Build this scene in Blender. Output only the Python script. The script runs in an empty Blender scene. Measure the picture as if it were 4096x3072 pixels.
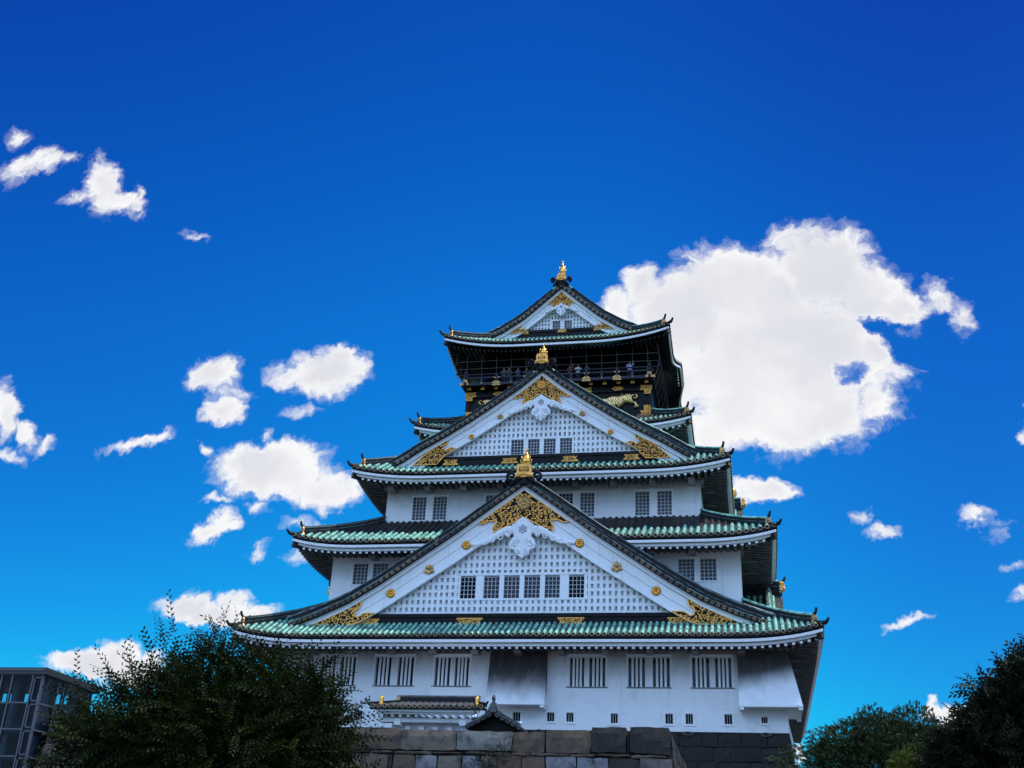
import bpy, bmesh, math, random
import numpy as np
from mathutils import Vector, Matrix, geometry
rad = math.radians
PI = math.pi
random.seed(7)
rng = np.random.default_rng(7)
sc = bpy.context.scene

# ------------------------------------------------------------------ camera
CAM = Vector((14.2318, -71.3666, 1.6))
PITCH, ROLL, YAW = 0.4399279, 0.04786753, -0.21447657
FPX = 4611.8687
def cam_axes():
    cy, sy = math.cos(YAW), math.sin(YAW)
    fwd = Vector((sy*math.cos(PITCH), cy*math.cos(PITCH), math.sin(PITCH)))
    right = Vector((cy, -sy, 0)); up = right.cross(fwd)
    r = right*math.cos(ROLL)+up*math.sin(ROLL)
    u = -right*math.sin(ROLL)+up*math.cos(ROLL)
    return r, u, fwd
CR, CU, CF = cam_axes()
cd = bpy.data.cameras.new('camera')
cam = bpy.data.objects.new('camera', cd)
sc.collection.objects.link(cam)
cd.sensor_width = 36.0
cd.lens = FPX/4096*36
cd.clip_start, cd.clip_end = 0.1, 5000
M = Matrix.Identity(4)
for i in range(3):
    M[i][0], M[i][1], M[i][2], M[i][3] = CR[i], CU[i], -CF[i], CAM[i]
cam.matrix_world = M
sc.camera = cam
def ray(px, py):                       # photo pixel (of 2212 wide) -> world direction
    k = 4096/2212
    return (CF+CR*((px*k-2048)/FPX)+CU*((1536-py*k)/FPX))
def at_dist(px, py, d):                # point at a depth along the view axis
    return CAM+ray(px, py)*d

# ------------------------------------------------------------------ light
SUN_EL, SUN_AZ = rad(63), rad(14)      # azimuth counted from +X towards +Y (behind the keep)
SUN = Vector((math.cos(SUN_EL)*math.cos(SUN_AZ), math.cos(SUN_EL)*math.sin(SUN_AZ), math.sin(SUN_EL)))
sl = bpy.data.lights.new('sun', 'SUN'); sl.energy = 3.6; sl.angle = rad(0.53); sl.color = (1, 0.95, 0.86)
so = bpy.data.objects.new('sun', sl); sc.collection.objects.link(so)
so.rotation_euler = SUN.to_track_quat('Z', 'Y').to_euler()
so.location = (60, 0, 90)
sc.view_settings.view_transform = 'Standard'
sc.view_settings.look = 'None'
sc.view_settings.exposure = 0.0
sc.view_settings.gamma = 1.0
SKY_STRENGTH = 0.1

world = bpy.data.worlds.new('World'); sc.world = world; world.use_nodes = True
world.cycles.sampling_method = 'NONE'
def build_world():
    nt = world.node_tree; N = nt.nodes; L = nt.links; N.clear()
    def nd(t, **k):
        n = N.new(t)
        for a, b in k.items(): setattr(n, a, b)
        return n
    def setin(n, i, v):
        if hasattr(v, 'links') or hasattr(v, 'is_linked'): L.new(v, n.inputs[i])
        else: n.inputs[i].default_value = v
    def ma(op, a, b=0.0, c=0.0, clamp=False):
        n = nd('ShaderNodeMath', operation=op); n.use_clamp = clamp
        setin(n, 0, a); setin(n, 1, b)
        if op in ('MULTIPLY_ADD', 'SMOOTH_MAX', 'SMOOTH_MIN'): setin(n, 2, c)
        return n.outputs[0]
    def mixc(f, a, b):
        n = nd('ShaderNodeMix', data_type='RGBA')
        setin(n, 0, f); setin(n, 6, a); setin(n, 7, b); return n.outputs[2]
    def sstep(x, lo, hi):
        n = nd('ShaderNodeMapRange', interpolation_type='SMOOTHSTEP')
        setin(n, 0, x); n.inputs[1].default_value = lo; n.inputs[2].default_value = hi
        return n.outputs[0]
    sky = nd('ShaderNodeTexSky', sky_type='NISHITA'); sky.sun_disc = False
    sky.sun_elevation = SUN_EL; sky.sun_rotation = math.atan2(SUN.x, SUN.y)
    sky.altitude = 20; sky.air_density = 1.0; sky.dust_density = 0.1; sky.ozone_density = 2.5
    # deep polarised summer blue: per-channel response of the clear sky
    cv = nd('ShaderNodeSeparateColor'); L.new(sky.outputs[0], cv.inputs[0])
    tc = nd('ShaderNodeTexCoord')
    sp = nd('ShaderNodeSeparateXYZ'); L.new(tc.outputs['Generated'], sp.inputs[0])
    # polarised band: the blue deepens away from the keep's bearing and towards the zenith
    dx = ma('ADD', sp.outputs[0], .2)
    fl = sstep(ma('MULTIPLY', dx, -1.0), 0.0, .5); fr = sstep(dx, 0.0, .42); ft = sstep(sp.outputs[2], .42, .74)
    def fall(l_, r_, t_):
        return ma('MULTIPLY', ma('MULTIPLY', ma('MULTIPLY_ADD', fl, -l_, 1.0), ma('MULTIPLY_ADD', fr, -r_, 1.0)), ma('MULTIPLY_ADD', ft, -t_, 1.0))
    r = ma('MULTIPLY', ma('POWER', cv.outputs[0], SKY_P[0]), SKY_M[0])
    g = ma('MULTIPLY', ma('MULTIPLY', ma('POWER', cv.outputs[1], SKY_P[1]), SKY_M[1]), fall(.30, .50, .42))
    b = ma('MULTIPLY', ma('MULTIPLY', ma('POWER', cv.outputs[2], SKY_P[2]), SKY_M[2]), fall(.12, .26, .22))
    cc = nd('ShaderNodeCombineColor'); L.new(r, cc.inputs[0]); L.new(g, cc.inputs[1]); L.new(b, cc.inputs[2])
    yy = ma('MAXIMUM', sp.outputs[1], 0.02)
    cx = ma('DIVIDE', sp.outputs[0], yy); cz = ma('DIVIDE', sp.outputs[2], yy)
    p = nd('ShaderNodeCombineXYZ'); L.new(cx, p.inputs[0]); L.new(cz, p.inputs[1])
    def noise(vec, scale, det, rough, off=0.0):
        n = nd('ShaderNodeTexNoise'); n.inputs['Scale'].default_value = scale
        n.inputs['Detail'].default_value = det; n.inputs['Roughness'].default_value = rough
        v = nd('ShaderNodeVectorMath', operation='ADD'); L.new(vec, v.inputs[0]); v.inputs[1].default_value = (off, off*1.7, off*.3)
        L.new(v.outputs[0], n.inputs['Vector']); return n
    # domain warp for wispy, curling edges
    P = p.outputs[0]
    for (sc_, amp, off) in ((22, .020, 3.1), (70, .010, 9.4)):
        w1 = noise(p.outputs[0], sc_, 4, .6, off)
        wv = nd('ShaderNodeVectorMath', operation='SUBTRACT'); L.new(w1.outputs['Color'], wv.inputs[0]); wv.inputs[1].default_value = (.5, .5, .5)
        wm = nd('ShaderNodeVectorMath', operation='MULTIPLY'); L.new(wv.outputs[0], wm.inputs[0]); wm.inputs[1].default_value = (amp*2, amp*2, 0)
        pw = nd('ShaderNodeVectorMath', operation='ADD'); L.new(P, pw.inputs[0]); L.new(wm.outputs[0], pw.inputs[1])
        P = pw.outputs[0]
    ps = nd('ShaderNodeSeparateXYZ'); L.new(P, ps.inputs[0])
    def gno(px, py):
        d = ray(px, py); return d.x/d.y, d.z/d.y
    F = None
    for (x, y, rx, ry, a, w) in CLOUDS:
        if w > 0 and rx < 100 and not 1300 < x < 2100: rx, ry, w = rx*1.1, ry*1.08, w*.88
        X, Z = gno(x, y)
        X1, Z1 = gno(x+rx*math.cos(rad(a)), y+rx*math.sin(rad(a)))
        X2, Z2 = gno(x-ry*math.sin(rad(a)), y+ry*math.cos(rad(a)))
        m = nd('ShaderNodeMapping', vector_type='TEXTURE')
        m.inputs[1].default_value = (X, Z, 0)
        m.inputs[2].default_value = (0, 0, math.atan2(Z1-Z, X1-X))
        m.inputs[3].default_value = (max(math.hypot(X1-X, Z1-Z), .002), max(math.hypot(X2-X, Z2-Z), .002), 1e6)
        pk = nd('ShaderNodeCombineXYZ'); L.new(ps.outputs[0], pk.inputs[0]); L.new(ps.outputs[1], pk.inputs[1])
        if F is not None: L.new(F, pk.inputs[2])      # evaluated one after the other
        L.new(pk.outputs[0], m.inputs[0])
        ln = nd('ShaderNodeVectorMath', operation='DOT_PRODUCT'); L.new(m.outputs[0], ln.inputs[0]); L.new(m.outputs[0], ln.inputs[1])
        f = ma('MULTIPLY_ADD', ln.outputs['Value'], -abs(w), abs(w))
        if F is None: F = f
        elif w < 0: F = ma('SUBTRACT', F, ma('MAXIMUM', f, 0.0))
        else: F = ma('SMOOTH_MAX', F, f, .3)
    n1 = noise(P, 34, 9, .6, 1.3); n2 = noise(P, 12, 3, .5, 7.7); n3 = noise(P, 95, 7, .62, 2.2)
    s = ma('ADD', ma('MULTIPLY_ADD', n1.outputs['Fac'], 1.5, -.75), ma('MULTIPLY_ADD', n3.outputs['Fac'], 1.1, -.55))
    F = ma('MINIMUM', ma('MULTIPLY', F, 1.75), 1.45)
    Fn = ma('ADD', F, s)
    alpha = sstep(Fn, .10, 1.12)
    veil = ma('MULTIPLY', sstep(ma('ADD', F, ma('MULTIPLY', s, 1.3)), -.2, .9), .40)     # thin wisps round each cloud
    alpha = ma('MAXIMUM', alpha, veil)
    front = sstep(sp.outputs[1], .05, .2)
    alpha = ma('MULTIPLY', alpha, front)
    # unseen broken cumulus behind the viewer, added to brighten and blue the walls
    nb = noise(tc.outputs['Generated'], 2.6, 9, .58, 5.5)
    back = ma('MULTIPLY', sstep(nb.outputs['Fac'], BACK_T, BACK_T+.12), sstep(ma('MULTIPLY', sp.outputs[1], -1.0), -.02, .25))
    alpha = ma('MAXIMUM', alpha, ma('MULTIPLY', back, sstep(sp.outputs[2], .22, .5)))
    core = sstep(ma('ADD', F, ma('MULTIPLY_ADD', n2.outputs['Fac'], 2.2, -1.1)), .75, 2.0)
    ccol = mixc(core, (1.0, 1.0, 1.01, 1), (.76, .77, .84, 1))
    fin = nd('ShaderNodeSeparateColor'); L.new(cc.outputs[0], fin.inputs[0])
    bsel = sstep(ma('MULTIPLY', sp.outputs[1], -1.0), -.02, .1)
    lowb = ma('MULTIPLY', sstep(sp.outputs[2], .5, .2), bsel)           # unseen haze low behind the viewer, added to take cyan off the walls
    alpha = ma('MAXIMUM', alpha, ma('MULTIPLY', lowb, .8))
    ccol = mixc(bsel, ccol, mixc(lowb, BACK_C, BACK_LOW))
    cs = nd('ShaderNodeVectorMath', operation='SCALE'); L.new(ccol, cs.inputs[0]); cs.inputs['Scale'].default_value = CLOUD_B/SKY_STRENGTH
    out = mixc(alpha, cc.outputs[0], cs.outputs[0])
    bg = nd('ShaderNodeBackground'); L.new(out, bg.inputs[0]); bg.inputs[1].default_value = SKY_STRENGTH
    ow = nd('ShaderNodeOutputWorld'); L.new(bg.outputs[0], ow.inputs[0])
SKY_P = (1.5, 1.85, 1.0)
SKY_M = (.030, .45, 1.72)
CLOUD_B = 0.95
BACK_T = .44
BACK_C = (1.95, 2.9, 4.3, 1)
BACK_LOW = (.45, .60, .90, 1)
CLOUDS = [  # where each puff of cloud stands (azimuth/height as read off the photo), half axes, tilt, weight
 (1690,770,300,220,0,1),(1470,690,150,130,0,1),(1385,618,52,52,0,.8),(1570,610,170,100,-12,1),(1790,580,130,110,0,1),(1870,640,90,100,0,.9),(1640,640,160,110,0,1),
 (1620,890,160,95,0,1),(1770,890,130,95,0,1),(1550,940,80,45,0,.8),(1935,662,95,36,12,.85),(2030,655,62,36,35,.7),(2082,690,30,40,0,.55),(2015,620,40,22,20,.4),
 (1890,865,60,34,0,.8),(1900,760,60,50,0,.8),(1335,662,46,40,-30,.8),(1490,560,50,30,0,.5),(1720,515,80,44,0,.7),(1480,840,60,80,0,.8),(1530,940,70,60,0,.8),(1700,930,150,55,0,.9),(1640,960,40,25,0,.6),(1900,800,70,50,0,.6),
 (1900,708,62,24,18,-.75),(1838,800,48,30,25,-.62),(1965,755,60,34,0,-.8),(1925,800,44,26,0,.6),(1890,885,70,26,5,.6),
 (62,358,60,26,-22,.72),(38,300,30,22,0,.6),(115,345,36,26,0,.6),(225,405,40,70,-18,.85),(258,440,62,34,10,.8),(302,432,18,40,-20,.75),(175,425,38,22,0,.55),(150,345,24,14,0,.4),
 (460,808,62,40,-8,.95),(484,886,50,30,8,.95),(500,850,40,16,0,.5),
 (706,806,92,56,5,1),(738,768,40,34,0,.9),(604,812,40,22,20,.6),(770,800,30,40,0,.8),(645,886,36,14,0,.45),(590,795,24,20,0,.5),
 (590,1020,150,66,4,1),(555,1000,110,52,0,1),(690,1050,92,46,8,.95),(745,1062,44,24,0,.8),(620,980,90,34,0,.9),(450,1142,64,26,-32,.9),(490,1130,36,18,0,.7),(470,1078,36,12,0,.5),(560,1100,30,18,0,.6),
 (8,890,34,66,-10,.95),(45,935,46,26,45,.75),(100,962,24,18,0,.5),(14,985,34,16,0,.6),
 (300,952,84,17,-14,.7),(436,972,18,14,0,.5),(575,936,14,14,0,.45),
 (440,1322,140,30,8,.95),(560,1336,52,24,0,.8),(400,1310,60,26,0,.8),(500,1300,40,24,0,.8),
 (190,1436,104,36,-4,.95),(250,1410,50,30,0,.9),(140,1425,50,24,0,.8),(280,1450,80,40,0,.9),
 (1650,1062,94,28,-8,.85),(1610,1050,50,26,0,.8),(1700,1055,40,18,0,.6),(1912,1144,44,20,-5,.62),(1855,1112,26,18,0,.42),(1950,1344,62,15,-8,.62),
 (2110,1114,38,17,5,.58),(2160,1155,30,14,0,.36),(2208,930,16,18,0,.6),(2212,885,12,26,0,.6),(2195,1282,26,16,-20,.45),(2070,1556,60,30,0,.8),(2015,1548,26,20,0,.7),(2020,1528,20,14,0,.5),(1728,1640,18,18,0,.7),
 (428,506,28,11,15,.5),(650,1130,44,16,0,.4),(565,1188,28,16,-30,.38),(650,1206,36,16,20,.4),(2165,1130,24,12,0,.3),(2180,1225,30,10,0,.3),
]
build_world()

# ------------------------------------------------------------------ materials
def mat(name, col, rough=.6, metal=0.0, col2=None, nscale=2.0, lo=.4, hi=.6, bump=0.0, bscale=None, stretch=(1,1,1), spec=.5, attr=None, vstain=None):
    m = bpy.data.materials.new(name); m.use_nodes = True
    nt = m.node_tree; N = nt.nodes; L = nt.links
    b = N['Principled BSDF']
    b.inputs['Roughness'].default_value = rough; b.inputs['Metallic'].default_value = metal
    b.inputs['Specular IOR Level'].default_value = spec
    c4 = (*col, 1)
    b.inputs['Base Color'].default_value = c4
    tc = N.new('ShaderNodeTexCoord'); mp = N.new('ShaderNodeMapping')
    L.new(tc.outputs['Object'], mp.inputs[0]); mp.inputs[3].default_value = stretch
    cur = None
    if attr:
        a = N.new('ShaderNodeAttribute'); a.attribute_name = attr; cur = a.outputs['Color']
    def noise(sc_, det=6, ro=.6):
        n = N.new('ShaderNodeTexNoise'); n.inputs['Scale'].default_value = sc_
        n.inputs['Detail'].default_value = det; n.inputs['Roughness'].default_value = ro
        L.new(mp.outputs[0], n.inputs['Vector']); return n.outputs['Fac']
    def ramp(f, lo_, hi_):
        r = N.new('ShaderNodeMapRange'); r.interpolation_type = 'SMOOTHSTEP'
        L.new(f, r.inputs[0]); r.inputs[1].default_value = lo_; r.inputs[2].default_value = hi_; return r.outputs[0]
    def mix(f, a, b_):
        x = N.new('ShaderNodeMix'); x.data_type = 'RGBA'; L.new(f, x.inputs[0])
        for i, v in ((6, a), (7, b_)):
            if isinstance(v, tuple): x.inputs[i].default_value = (*v, 1)
            else: L.new(v, x.inputs[i])
        return x.outputs[2]
    if col2 is not None:
        cur = mix(ramp(noise(nscale), lo, hi), cur if cur is not None else tuple(col), tuple(col2))
    if vstain is not None:            # rain streaks: noise stretched along z
        m2 = N.new('ShaderNodeMapping'); L.new(tc.outputs['Object'], m2.inputs[0]); m2.inputs[3].default_value = (2.2, 2.2, .12)
        n = N.new('ShaderNodeTexNoise'); n.inputs['Scale'].default_value = 1.6; n.inputs['Detail'].default_value = 7; n.inputs['Roughness'].default_value = .65
        L.new(m2.outputs[0], n.inputs['Vector'])
        f = ramp(n.outputs['Fac'], .5, .8)
        cur = mix(f, cur if cur is not None else tuple(col), tuple(vstain))
    if cur is not None: L.new(cur, b.inputs['Base Color'])
    if bump:
        bn = N.new('ShaderNodeBump'); bn.inputs['Strength'].default_value = bump; bn.inputs['Distance'].default_value = .05
        L.new(noise(bscale or nscale*4, 8, .65), bn.inputs['Height']); L.new(bn.outputs[0], b.inputs['Normal'])
    return m

M_PLASTER = mat('white_plaster', (.80,.82,.86), .75, col2=(.71,.73,.77), nscale=.35, lo=.45, hi=.75, bump=.12, bscale=1.2, vstain=(.58,.58,.60))
M_TRIM = mat('white_trim', (.82,.84,.88), .6, col2=(.73,.75,.78), nscale=.8, lo=.5, hi=.8, vstain=(.64,.65,.66))
M_SOFFIT = mat('eave_shade_soffit', (.07,.068,.07), .85, col2=(.04,.038,.037), nscale=1.2)  # boards darkened: the shade under the eaves is put into the colour
M_LATBACK = mat('lattice_back', (.72,.74,.78), .8)
M_RAFTER = mat('eave_shade_rafter', (.11,.11,.115), .8, col2=(.07,.07,.07), nscale=2)  # rafter bodies carry the under-eave shade in their colour
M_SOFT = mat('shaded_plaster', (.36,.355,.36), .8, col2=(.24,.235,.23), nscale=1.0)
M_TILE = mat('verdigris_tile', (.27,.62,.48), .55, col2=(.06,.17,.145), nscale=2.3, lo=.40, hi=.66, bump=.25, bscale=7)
M_BROWN = mat('eave_shade_copper', (.03,.024,.022), .6, col2=(.012,.012,.013), nscale=2, spec=.3)  # upper tile rows: shadow of the eave above put into the colour
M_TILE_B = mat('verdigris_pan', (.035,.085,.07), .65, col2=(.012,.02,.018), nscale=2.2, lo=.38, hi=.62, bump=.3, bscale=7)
M_DARK = mat('dark_copper', (.008,.009,.011), .6, spec=.25, col2=(.018,.026,.027), nscale=1.3, lo=.5, hi=.8, bump=.15, bscale=6)
M_RIDGELINE = mat('ridge_seam', (.13,.22,.22), .5, col2=(.03,.035,.04), nscale=2.5)
M_RIM = mat('bronze_rim', (.36,.23,.12), .45, .4, col2=(.10,.075,.055), nscale=.6, lo=.45, hi=.6)
M_LACQ = mat('black_lacquer', (.004,.004,.006), .5, spec=.18)
M_GOLD = mat('gold_leaf', (1.0,.50,.10), .32, 1.0, col2=(.75,.30,.05), nscale=5, lo=.45, hi=.75, bump=.3, bscale=9)
M_GOLD2 = mat('aged_gold', (.72,.43,.15), .5, .6, col2=(.38,.23,.10), nscale=6, bump=.3, bscale=12)
M_GOLDM = mat('matt_gold', (.95,.47,.10), .5, .5, col2=(.62,.28,.05), nscale=5, lo=.45, hi=.75, bump=.2, bscale=9)
M_GLASS = mat('dark_window_glass', (.02,.028,.05), .12, spec=.5)
M_BLIND = mat('screened_window_glass', (.10,.12,.17), .3, col2=(.055,.065,.10), nscale=1.1)
M_VOID = mat('dark_opening', (.006,.006,.008), .8, spec=.1)
M_BAR = mat('window_bar', (.42,.44,.48), .6)
M_WIRE = mat('steel_wire', (.085,.08,.078), .5, .2)
M_RAIL = mat('rail_lacquer', (.022,.024,.042), .5, spec=.25)
def soot_shade(name, base, z0, z1, amp, col=(.085,.075,.078), tilt=0.0):  # plaster darker upward: soot on the chutes, painted eave shade on storey one
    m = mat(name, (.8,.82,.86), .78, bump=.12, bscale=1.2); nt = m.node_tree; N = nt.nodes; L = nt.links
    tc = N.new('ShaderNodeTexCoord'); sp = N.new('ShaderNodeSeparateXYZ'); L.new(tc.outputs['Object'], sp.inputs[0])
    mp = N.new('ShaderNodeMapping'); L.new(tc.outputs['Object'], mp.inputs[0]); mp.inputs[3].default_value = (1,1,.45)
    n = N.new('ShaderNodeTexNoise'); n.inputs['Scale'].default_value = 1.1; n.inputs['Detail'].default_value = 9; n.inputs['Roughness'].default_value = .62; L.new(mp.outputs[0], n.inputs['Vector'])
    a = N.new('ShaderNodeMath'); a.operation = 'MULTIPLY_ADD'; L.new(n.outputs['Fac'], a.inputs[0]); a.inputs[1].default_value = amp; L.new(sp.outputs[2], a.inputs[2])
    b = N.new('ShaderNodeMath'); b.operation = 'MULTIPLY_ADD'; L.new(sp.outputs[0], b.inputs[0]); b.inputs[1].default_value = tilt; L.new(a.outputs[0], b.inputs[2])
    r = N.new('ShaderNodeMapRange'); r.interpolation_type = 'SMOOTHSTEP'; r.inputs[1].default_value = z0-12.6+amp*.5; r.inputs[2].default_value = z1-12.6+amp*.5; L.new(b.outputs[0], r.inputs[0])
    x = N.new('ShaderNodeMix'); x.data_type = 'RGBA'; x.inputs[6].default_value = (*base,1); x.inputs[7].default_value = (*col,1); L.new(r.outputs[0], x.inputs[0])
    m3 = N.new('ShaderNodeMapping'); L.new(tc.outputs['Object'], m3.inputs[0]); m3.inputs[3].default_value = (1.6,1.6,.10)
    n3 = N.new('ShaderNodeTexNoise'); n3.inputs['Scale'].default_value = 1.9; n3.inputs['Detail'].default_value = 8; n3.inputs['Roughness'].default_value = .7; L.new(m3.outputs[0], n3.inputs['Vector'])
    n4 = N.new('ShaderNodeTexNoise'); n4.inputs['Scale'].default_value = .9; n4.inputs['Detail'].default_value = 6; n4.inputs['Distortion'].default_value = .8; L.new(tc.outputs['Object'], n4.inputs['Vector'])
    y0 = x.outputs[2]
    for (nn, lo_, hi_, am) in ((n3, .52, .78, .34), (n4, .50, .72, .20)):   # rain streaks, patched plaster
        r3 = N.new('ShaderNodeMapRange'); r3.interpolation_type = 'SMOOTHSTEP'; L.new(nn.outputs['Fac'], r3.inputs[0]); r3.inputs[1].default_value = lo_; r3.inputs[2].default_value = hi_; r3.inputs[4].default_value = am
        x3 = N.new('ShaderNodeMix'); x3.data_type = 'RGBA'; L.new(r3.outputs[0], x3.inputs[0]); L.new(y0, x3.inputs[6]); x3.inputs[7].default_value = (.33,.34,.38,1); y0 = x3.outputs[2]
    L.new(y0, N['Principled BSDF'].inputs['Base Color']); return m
M_SOOT = soot_shade('sooty_plaster', (.76,.78,.82), 13.9, 15.8, 1.1, (.055,.05,.053))
M_SOOT2 = soot_shade('sooty_plaster_corner', (.78,.80,.85), 11.1, 12.5, .6, (.07,.065,.07), -.25)
M_TOP_DARK = soot_shade('top_dark_plaster', (.79,.81,.85), 29.0, 30.6, .9, (.30,.285,.275))  # plaster darker towards the top, with rain streaks
M_EAVE_SHADE = soot_shade('eave_shade_plaster', (.80,.82,.86), 15.4, 18.6, 2.6, (.34,.325,.34))  # eave shade painted into the upper wall, over real streaks and patches
M_STONE = mat('rampart_stone', (.2,.18,.16), .85, attr='tint', col2=(.035,.03,.027), nscale=1.7, lo=.42, hi=.72, bump=1.0, bscale=11)
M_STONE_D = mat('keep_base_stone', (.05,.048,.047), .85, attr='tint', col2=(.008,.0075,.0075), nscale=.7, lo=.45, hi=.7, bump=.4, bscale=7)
M_JOINT = mat('stone_joint', (.02,.019,.018), .9)
M_SLATE = mat('grey_clay_tile', (.045,.047,.05), .5, col2=(.09,.09,.095), nscale=2.0, bump=.1)

# ------------------------------------------------------------------ mesh builder
ORG = {}
class MB:
    def __init__(s, T=None): s.v = []; s.f = []; s.m = []; s.T = T; s.tint = None
    def add(s, vs, fs, m=0, t=None):
        o = len(s.v)
        s.v += [tuple(s.T(*q)) if s.T else tuple(q) for q in vs]
        s.f += [tuple(i+o for i in f) for f in fs]; s.m += [m]*len(fs)
        if t is not None:
            if s.tint is None: s.tint = {}
            for k in range(len(fs)): s.tint[len(s.f)-len(fs)+k] = t
    def box(s, x0, x1, y0, y1, z0, z1, m=0, t=None):
        s.add([(x0,y0,z0),(x1,y0,z0),(x1,y1,z0),(x0,y1,z0),(x0,y0,z1),(x1,y0,z1),(x1,y1,z1),(x0,y1,z1)],
              [(0,3,2,1),(4,5,6,7),(0,1,5,4),(1,2,6,5),(2,3,7,6),(3,0,4,7)], m, t)
    def hexa(s, p, m=0):               # p: 4 bottom, 4 top
        s.add(p, [(0,3,2,1),(4,5,6,7),(0,1,5,4),(1,2,6,5),(2,3,7,6),(3,0,4,7)], m)
    def plate(s, poly, y0, y1, m=0, m2=None):   # polygon in x,z extruded along y
        n = len(poly)
        vs = [(x,y0,z) for x,z in poly]+[(x,y1,z) for x,z in poly]
        tri = geometry.tessellate_polygon([[Vector((x,z,0)) for x,z in poly]])
        s.add(vs, [tuple(t) for t in tri]+[tuple(i+n for i in reversed(t)) for t in tri], m)
        s.add(vs, [(i,(i+1)%n,n+(i+1)%n,n+i) for i in range(n)], m if m2 is None else m2)
    def tube(s, pts, r, n=6, m=0, cap=True, flat=None):
        pts = [Vector(p) for p in pts]; k = len(pts)
        rr = r if isinstance(r, (list, tuple)) else [r]*k
        vs = []; prev = None
        for i, p in enumerate(pts):
            d = (pts[min(i+1,k-1)]-pts[max(i-1,0)])
            if d.length < 1e-9: d = Vector((0,0,1))
            d.normalize()
            ref = Vector((0,1,0)) if abs(d.y) < .95 else Vector((1,0,0))
            a = d.cross(ref).normalized(); b = d.cross(a).normalized()
            if prev is not None and a.dot(prev) < 0: a = -a; b = -b
            prev = a
            for j in range(n):
                t = 2*PI*j/n+PI/n
                fb = (flat or 1)
                vs.append(p+a*(rr[i]*math.cos(t))+b*(rr[i]*fb*math.sin(t)))
        fs = [(i*n+j, i*n+(j+1)%n, (i+1)*n+(j+1)%n, (i+1)*n+j) for i in range(k-1) for j in range(n)]
        if cap: fs += [tuple(range(n))[::-1], tuple((k-1)*n+j for j in range(n))]
        s.add(vs, fs, m)
    def sweep(s, pts, prof, m=0, side=None, up=(0,0,1), cap=True):   # profile (a across, b up) along pts
        pts = [Vector(p) for p in pts]; k = len(pts); n = len(prof); vs = []
        upv = Vector(up)
        for i, p in enumerate(pts):
            d = (pts[min(i+1,k-1)]-pts[max(i-1,0)]).normalized()
            a = d.cross(upv).normalized() if side is None else Vector(side)
            b = a.cross(d).normalized()
            if b.dot(upv) < 0: b = -b
            for (x, z) in prof: vs.append(p+a*x+b*z)
        fs = [(i*n+j, i*n+(j+1)%n, (i+1)*n+(j+1)%n, (i+1)*n+j) for i in range(k-1) for j in range(n)]
        if cap: fs += [tuple(range(n)), tuple((k-1)*n+j for j in range(n))[::-1]]
        s.add(vs, fs, m)
    def ball(s, c, r, m=0, nu=10, nv=6):
        rx, ry, rz = r if isinstance(r, (tuple, list)) else (r, r, r)
        vs = [(c[0],c[1],c[2]-rz)]
        for i in range(1, nv):
            a = -PI/2+PI*i/nv
            for j in range(nu):
                t = 2*PI*j/nu
                vs.append((c[0]+rx*math.cos(a)*math.cos(t), c[1]+ry*math.cos(a)*math.sin(t), c[2]+rz*math.sin(a)))
        vs.append((c[0],c[1],c[2]+rz)); e = len(vs)-1
        fs = [(0,1+(j+1)%nu,1+j) for j in range(nu)]
        for i in range(nv-2):
            for j in range(nu):
                a = 1+i*nu+j; b = 1+i*nu+(j+1)%nu; fs.append((a,b,b+nu,a+nu))
        o = 1+(nv-2)*nu
        fs += [(o+j,o+(j+1)%nu,e) for j in range(nu)]
        s.add(vs, fs, m)
    def ring(s, c, n, r0, r1, axis, m=0, th=.03, seg=10):    # flat annulus facing axis, with thickness
        ax = Vector(axis).normalized(); a = ax.cross(Vector((0,0,1)))
        if a.length < .1: a = Vector((1,0,0))
        a.normalize(); b = ax.cross(a); c = Vector(c); vs = []
        for (r, o) in ((r0, 0), (r1, 0), (r1, th), (r0, th)):
            for j in range(seg):
                t = 2*PI*j/seg; vs.append(c+a*(r*math.cos(t))+b*(r*math.sin(t))+ax*o)
        fs = []
        for q in range(4):
            q2 = (q+1) % 4
            for j in range(seg):
                j2 = (j+1) % seg; fs.append((q*seg+j, q*seg+j2, q2*seg+j2, q2*seg+j))
        s.add(vs, fs, m)
    def build(s, name, mats, parent=None, smooth=False):
        me = bpy.data.meshes.new(name)
        org = Vector((0,0,0)); top = parent
        while top is not None and top.parent is not None: top = top.parent
        if top is not None: org = ORG[top.name]
        me.from_pydata([(v[0]-org.x, v[1]-org.y, v[2]-org.z) for v in s.v], [], s.f)
        mats = mats if isinstance(mats, (list, tuple)) else [mats]
        for m in mats: me.materials.append(m)
        me.polygons.foreach_set('material_index', s.m)
        if smooth: me.polygons.foreach_set('use_smooth', [True]*len(s.f))
        if s.tint is not None:
            at = me.color_attributes.new('tint', 'FLOAT_COLOR', 'CORNER')
            for p in me.polygons:
                c = s.tint.get(p.index, (.03,.03,.03))
                for li in p.loop_indices: at.data[li].color = (*c, 1)
        bm = bmesh.new(); bm.from_mesh(me); bmesh.ops.recalc_face_normals(bm, faces=bm.faces); bm.to_mesh(me); bm.free()
        o = bpy.data.objects.new(name, me); sc.collection.objects.link(o)
        if parent is not None: o.parent = parent
        else: ORG[o.name] = org
        return o
def thing(name, label, cat, loc, group=None):
    o = bpy.data.objects.new(name, None); sc.collection.objects.link(o); o.location = loc
    o['label'] = label; o['category'] = cat
    if group: o['group'] = group
    ORG[o.name] = Vector(loc); return o
def tag(o, label, cat, group=None):
    o['label'] = label; o['category'] = cat
    if group: o['group'] = group
def copy_tree(o, parent=None):
    c = o.copy(); sc.collection.objects.link(c); c.parent = parent
    for ch in list(o.children): copy_tree(ch, c)
    return c
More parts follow.
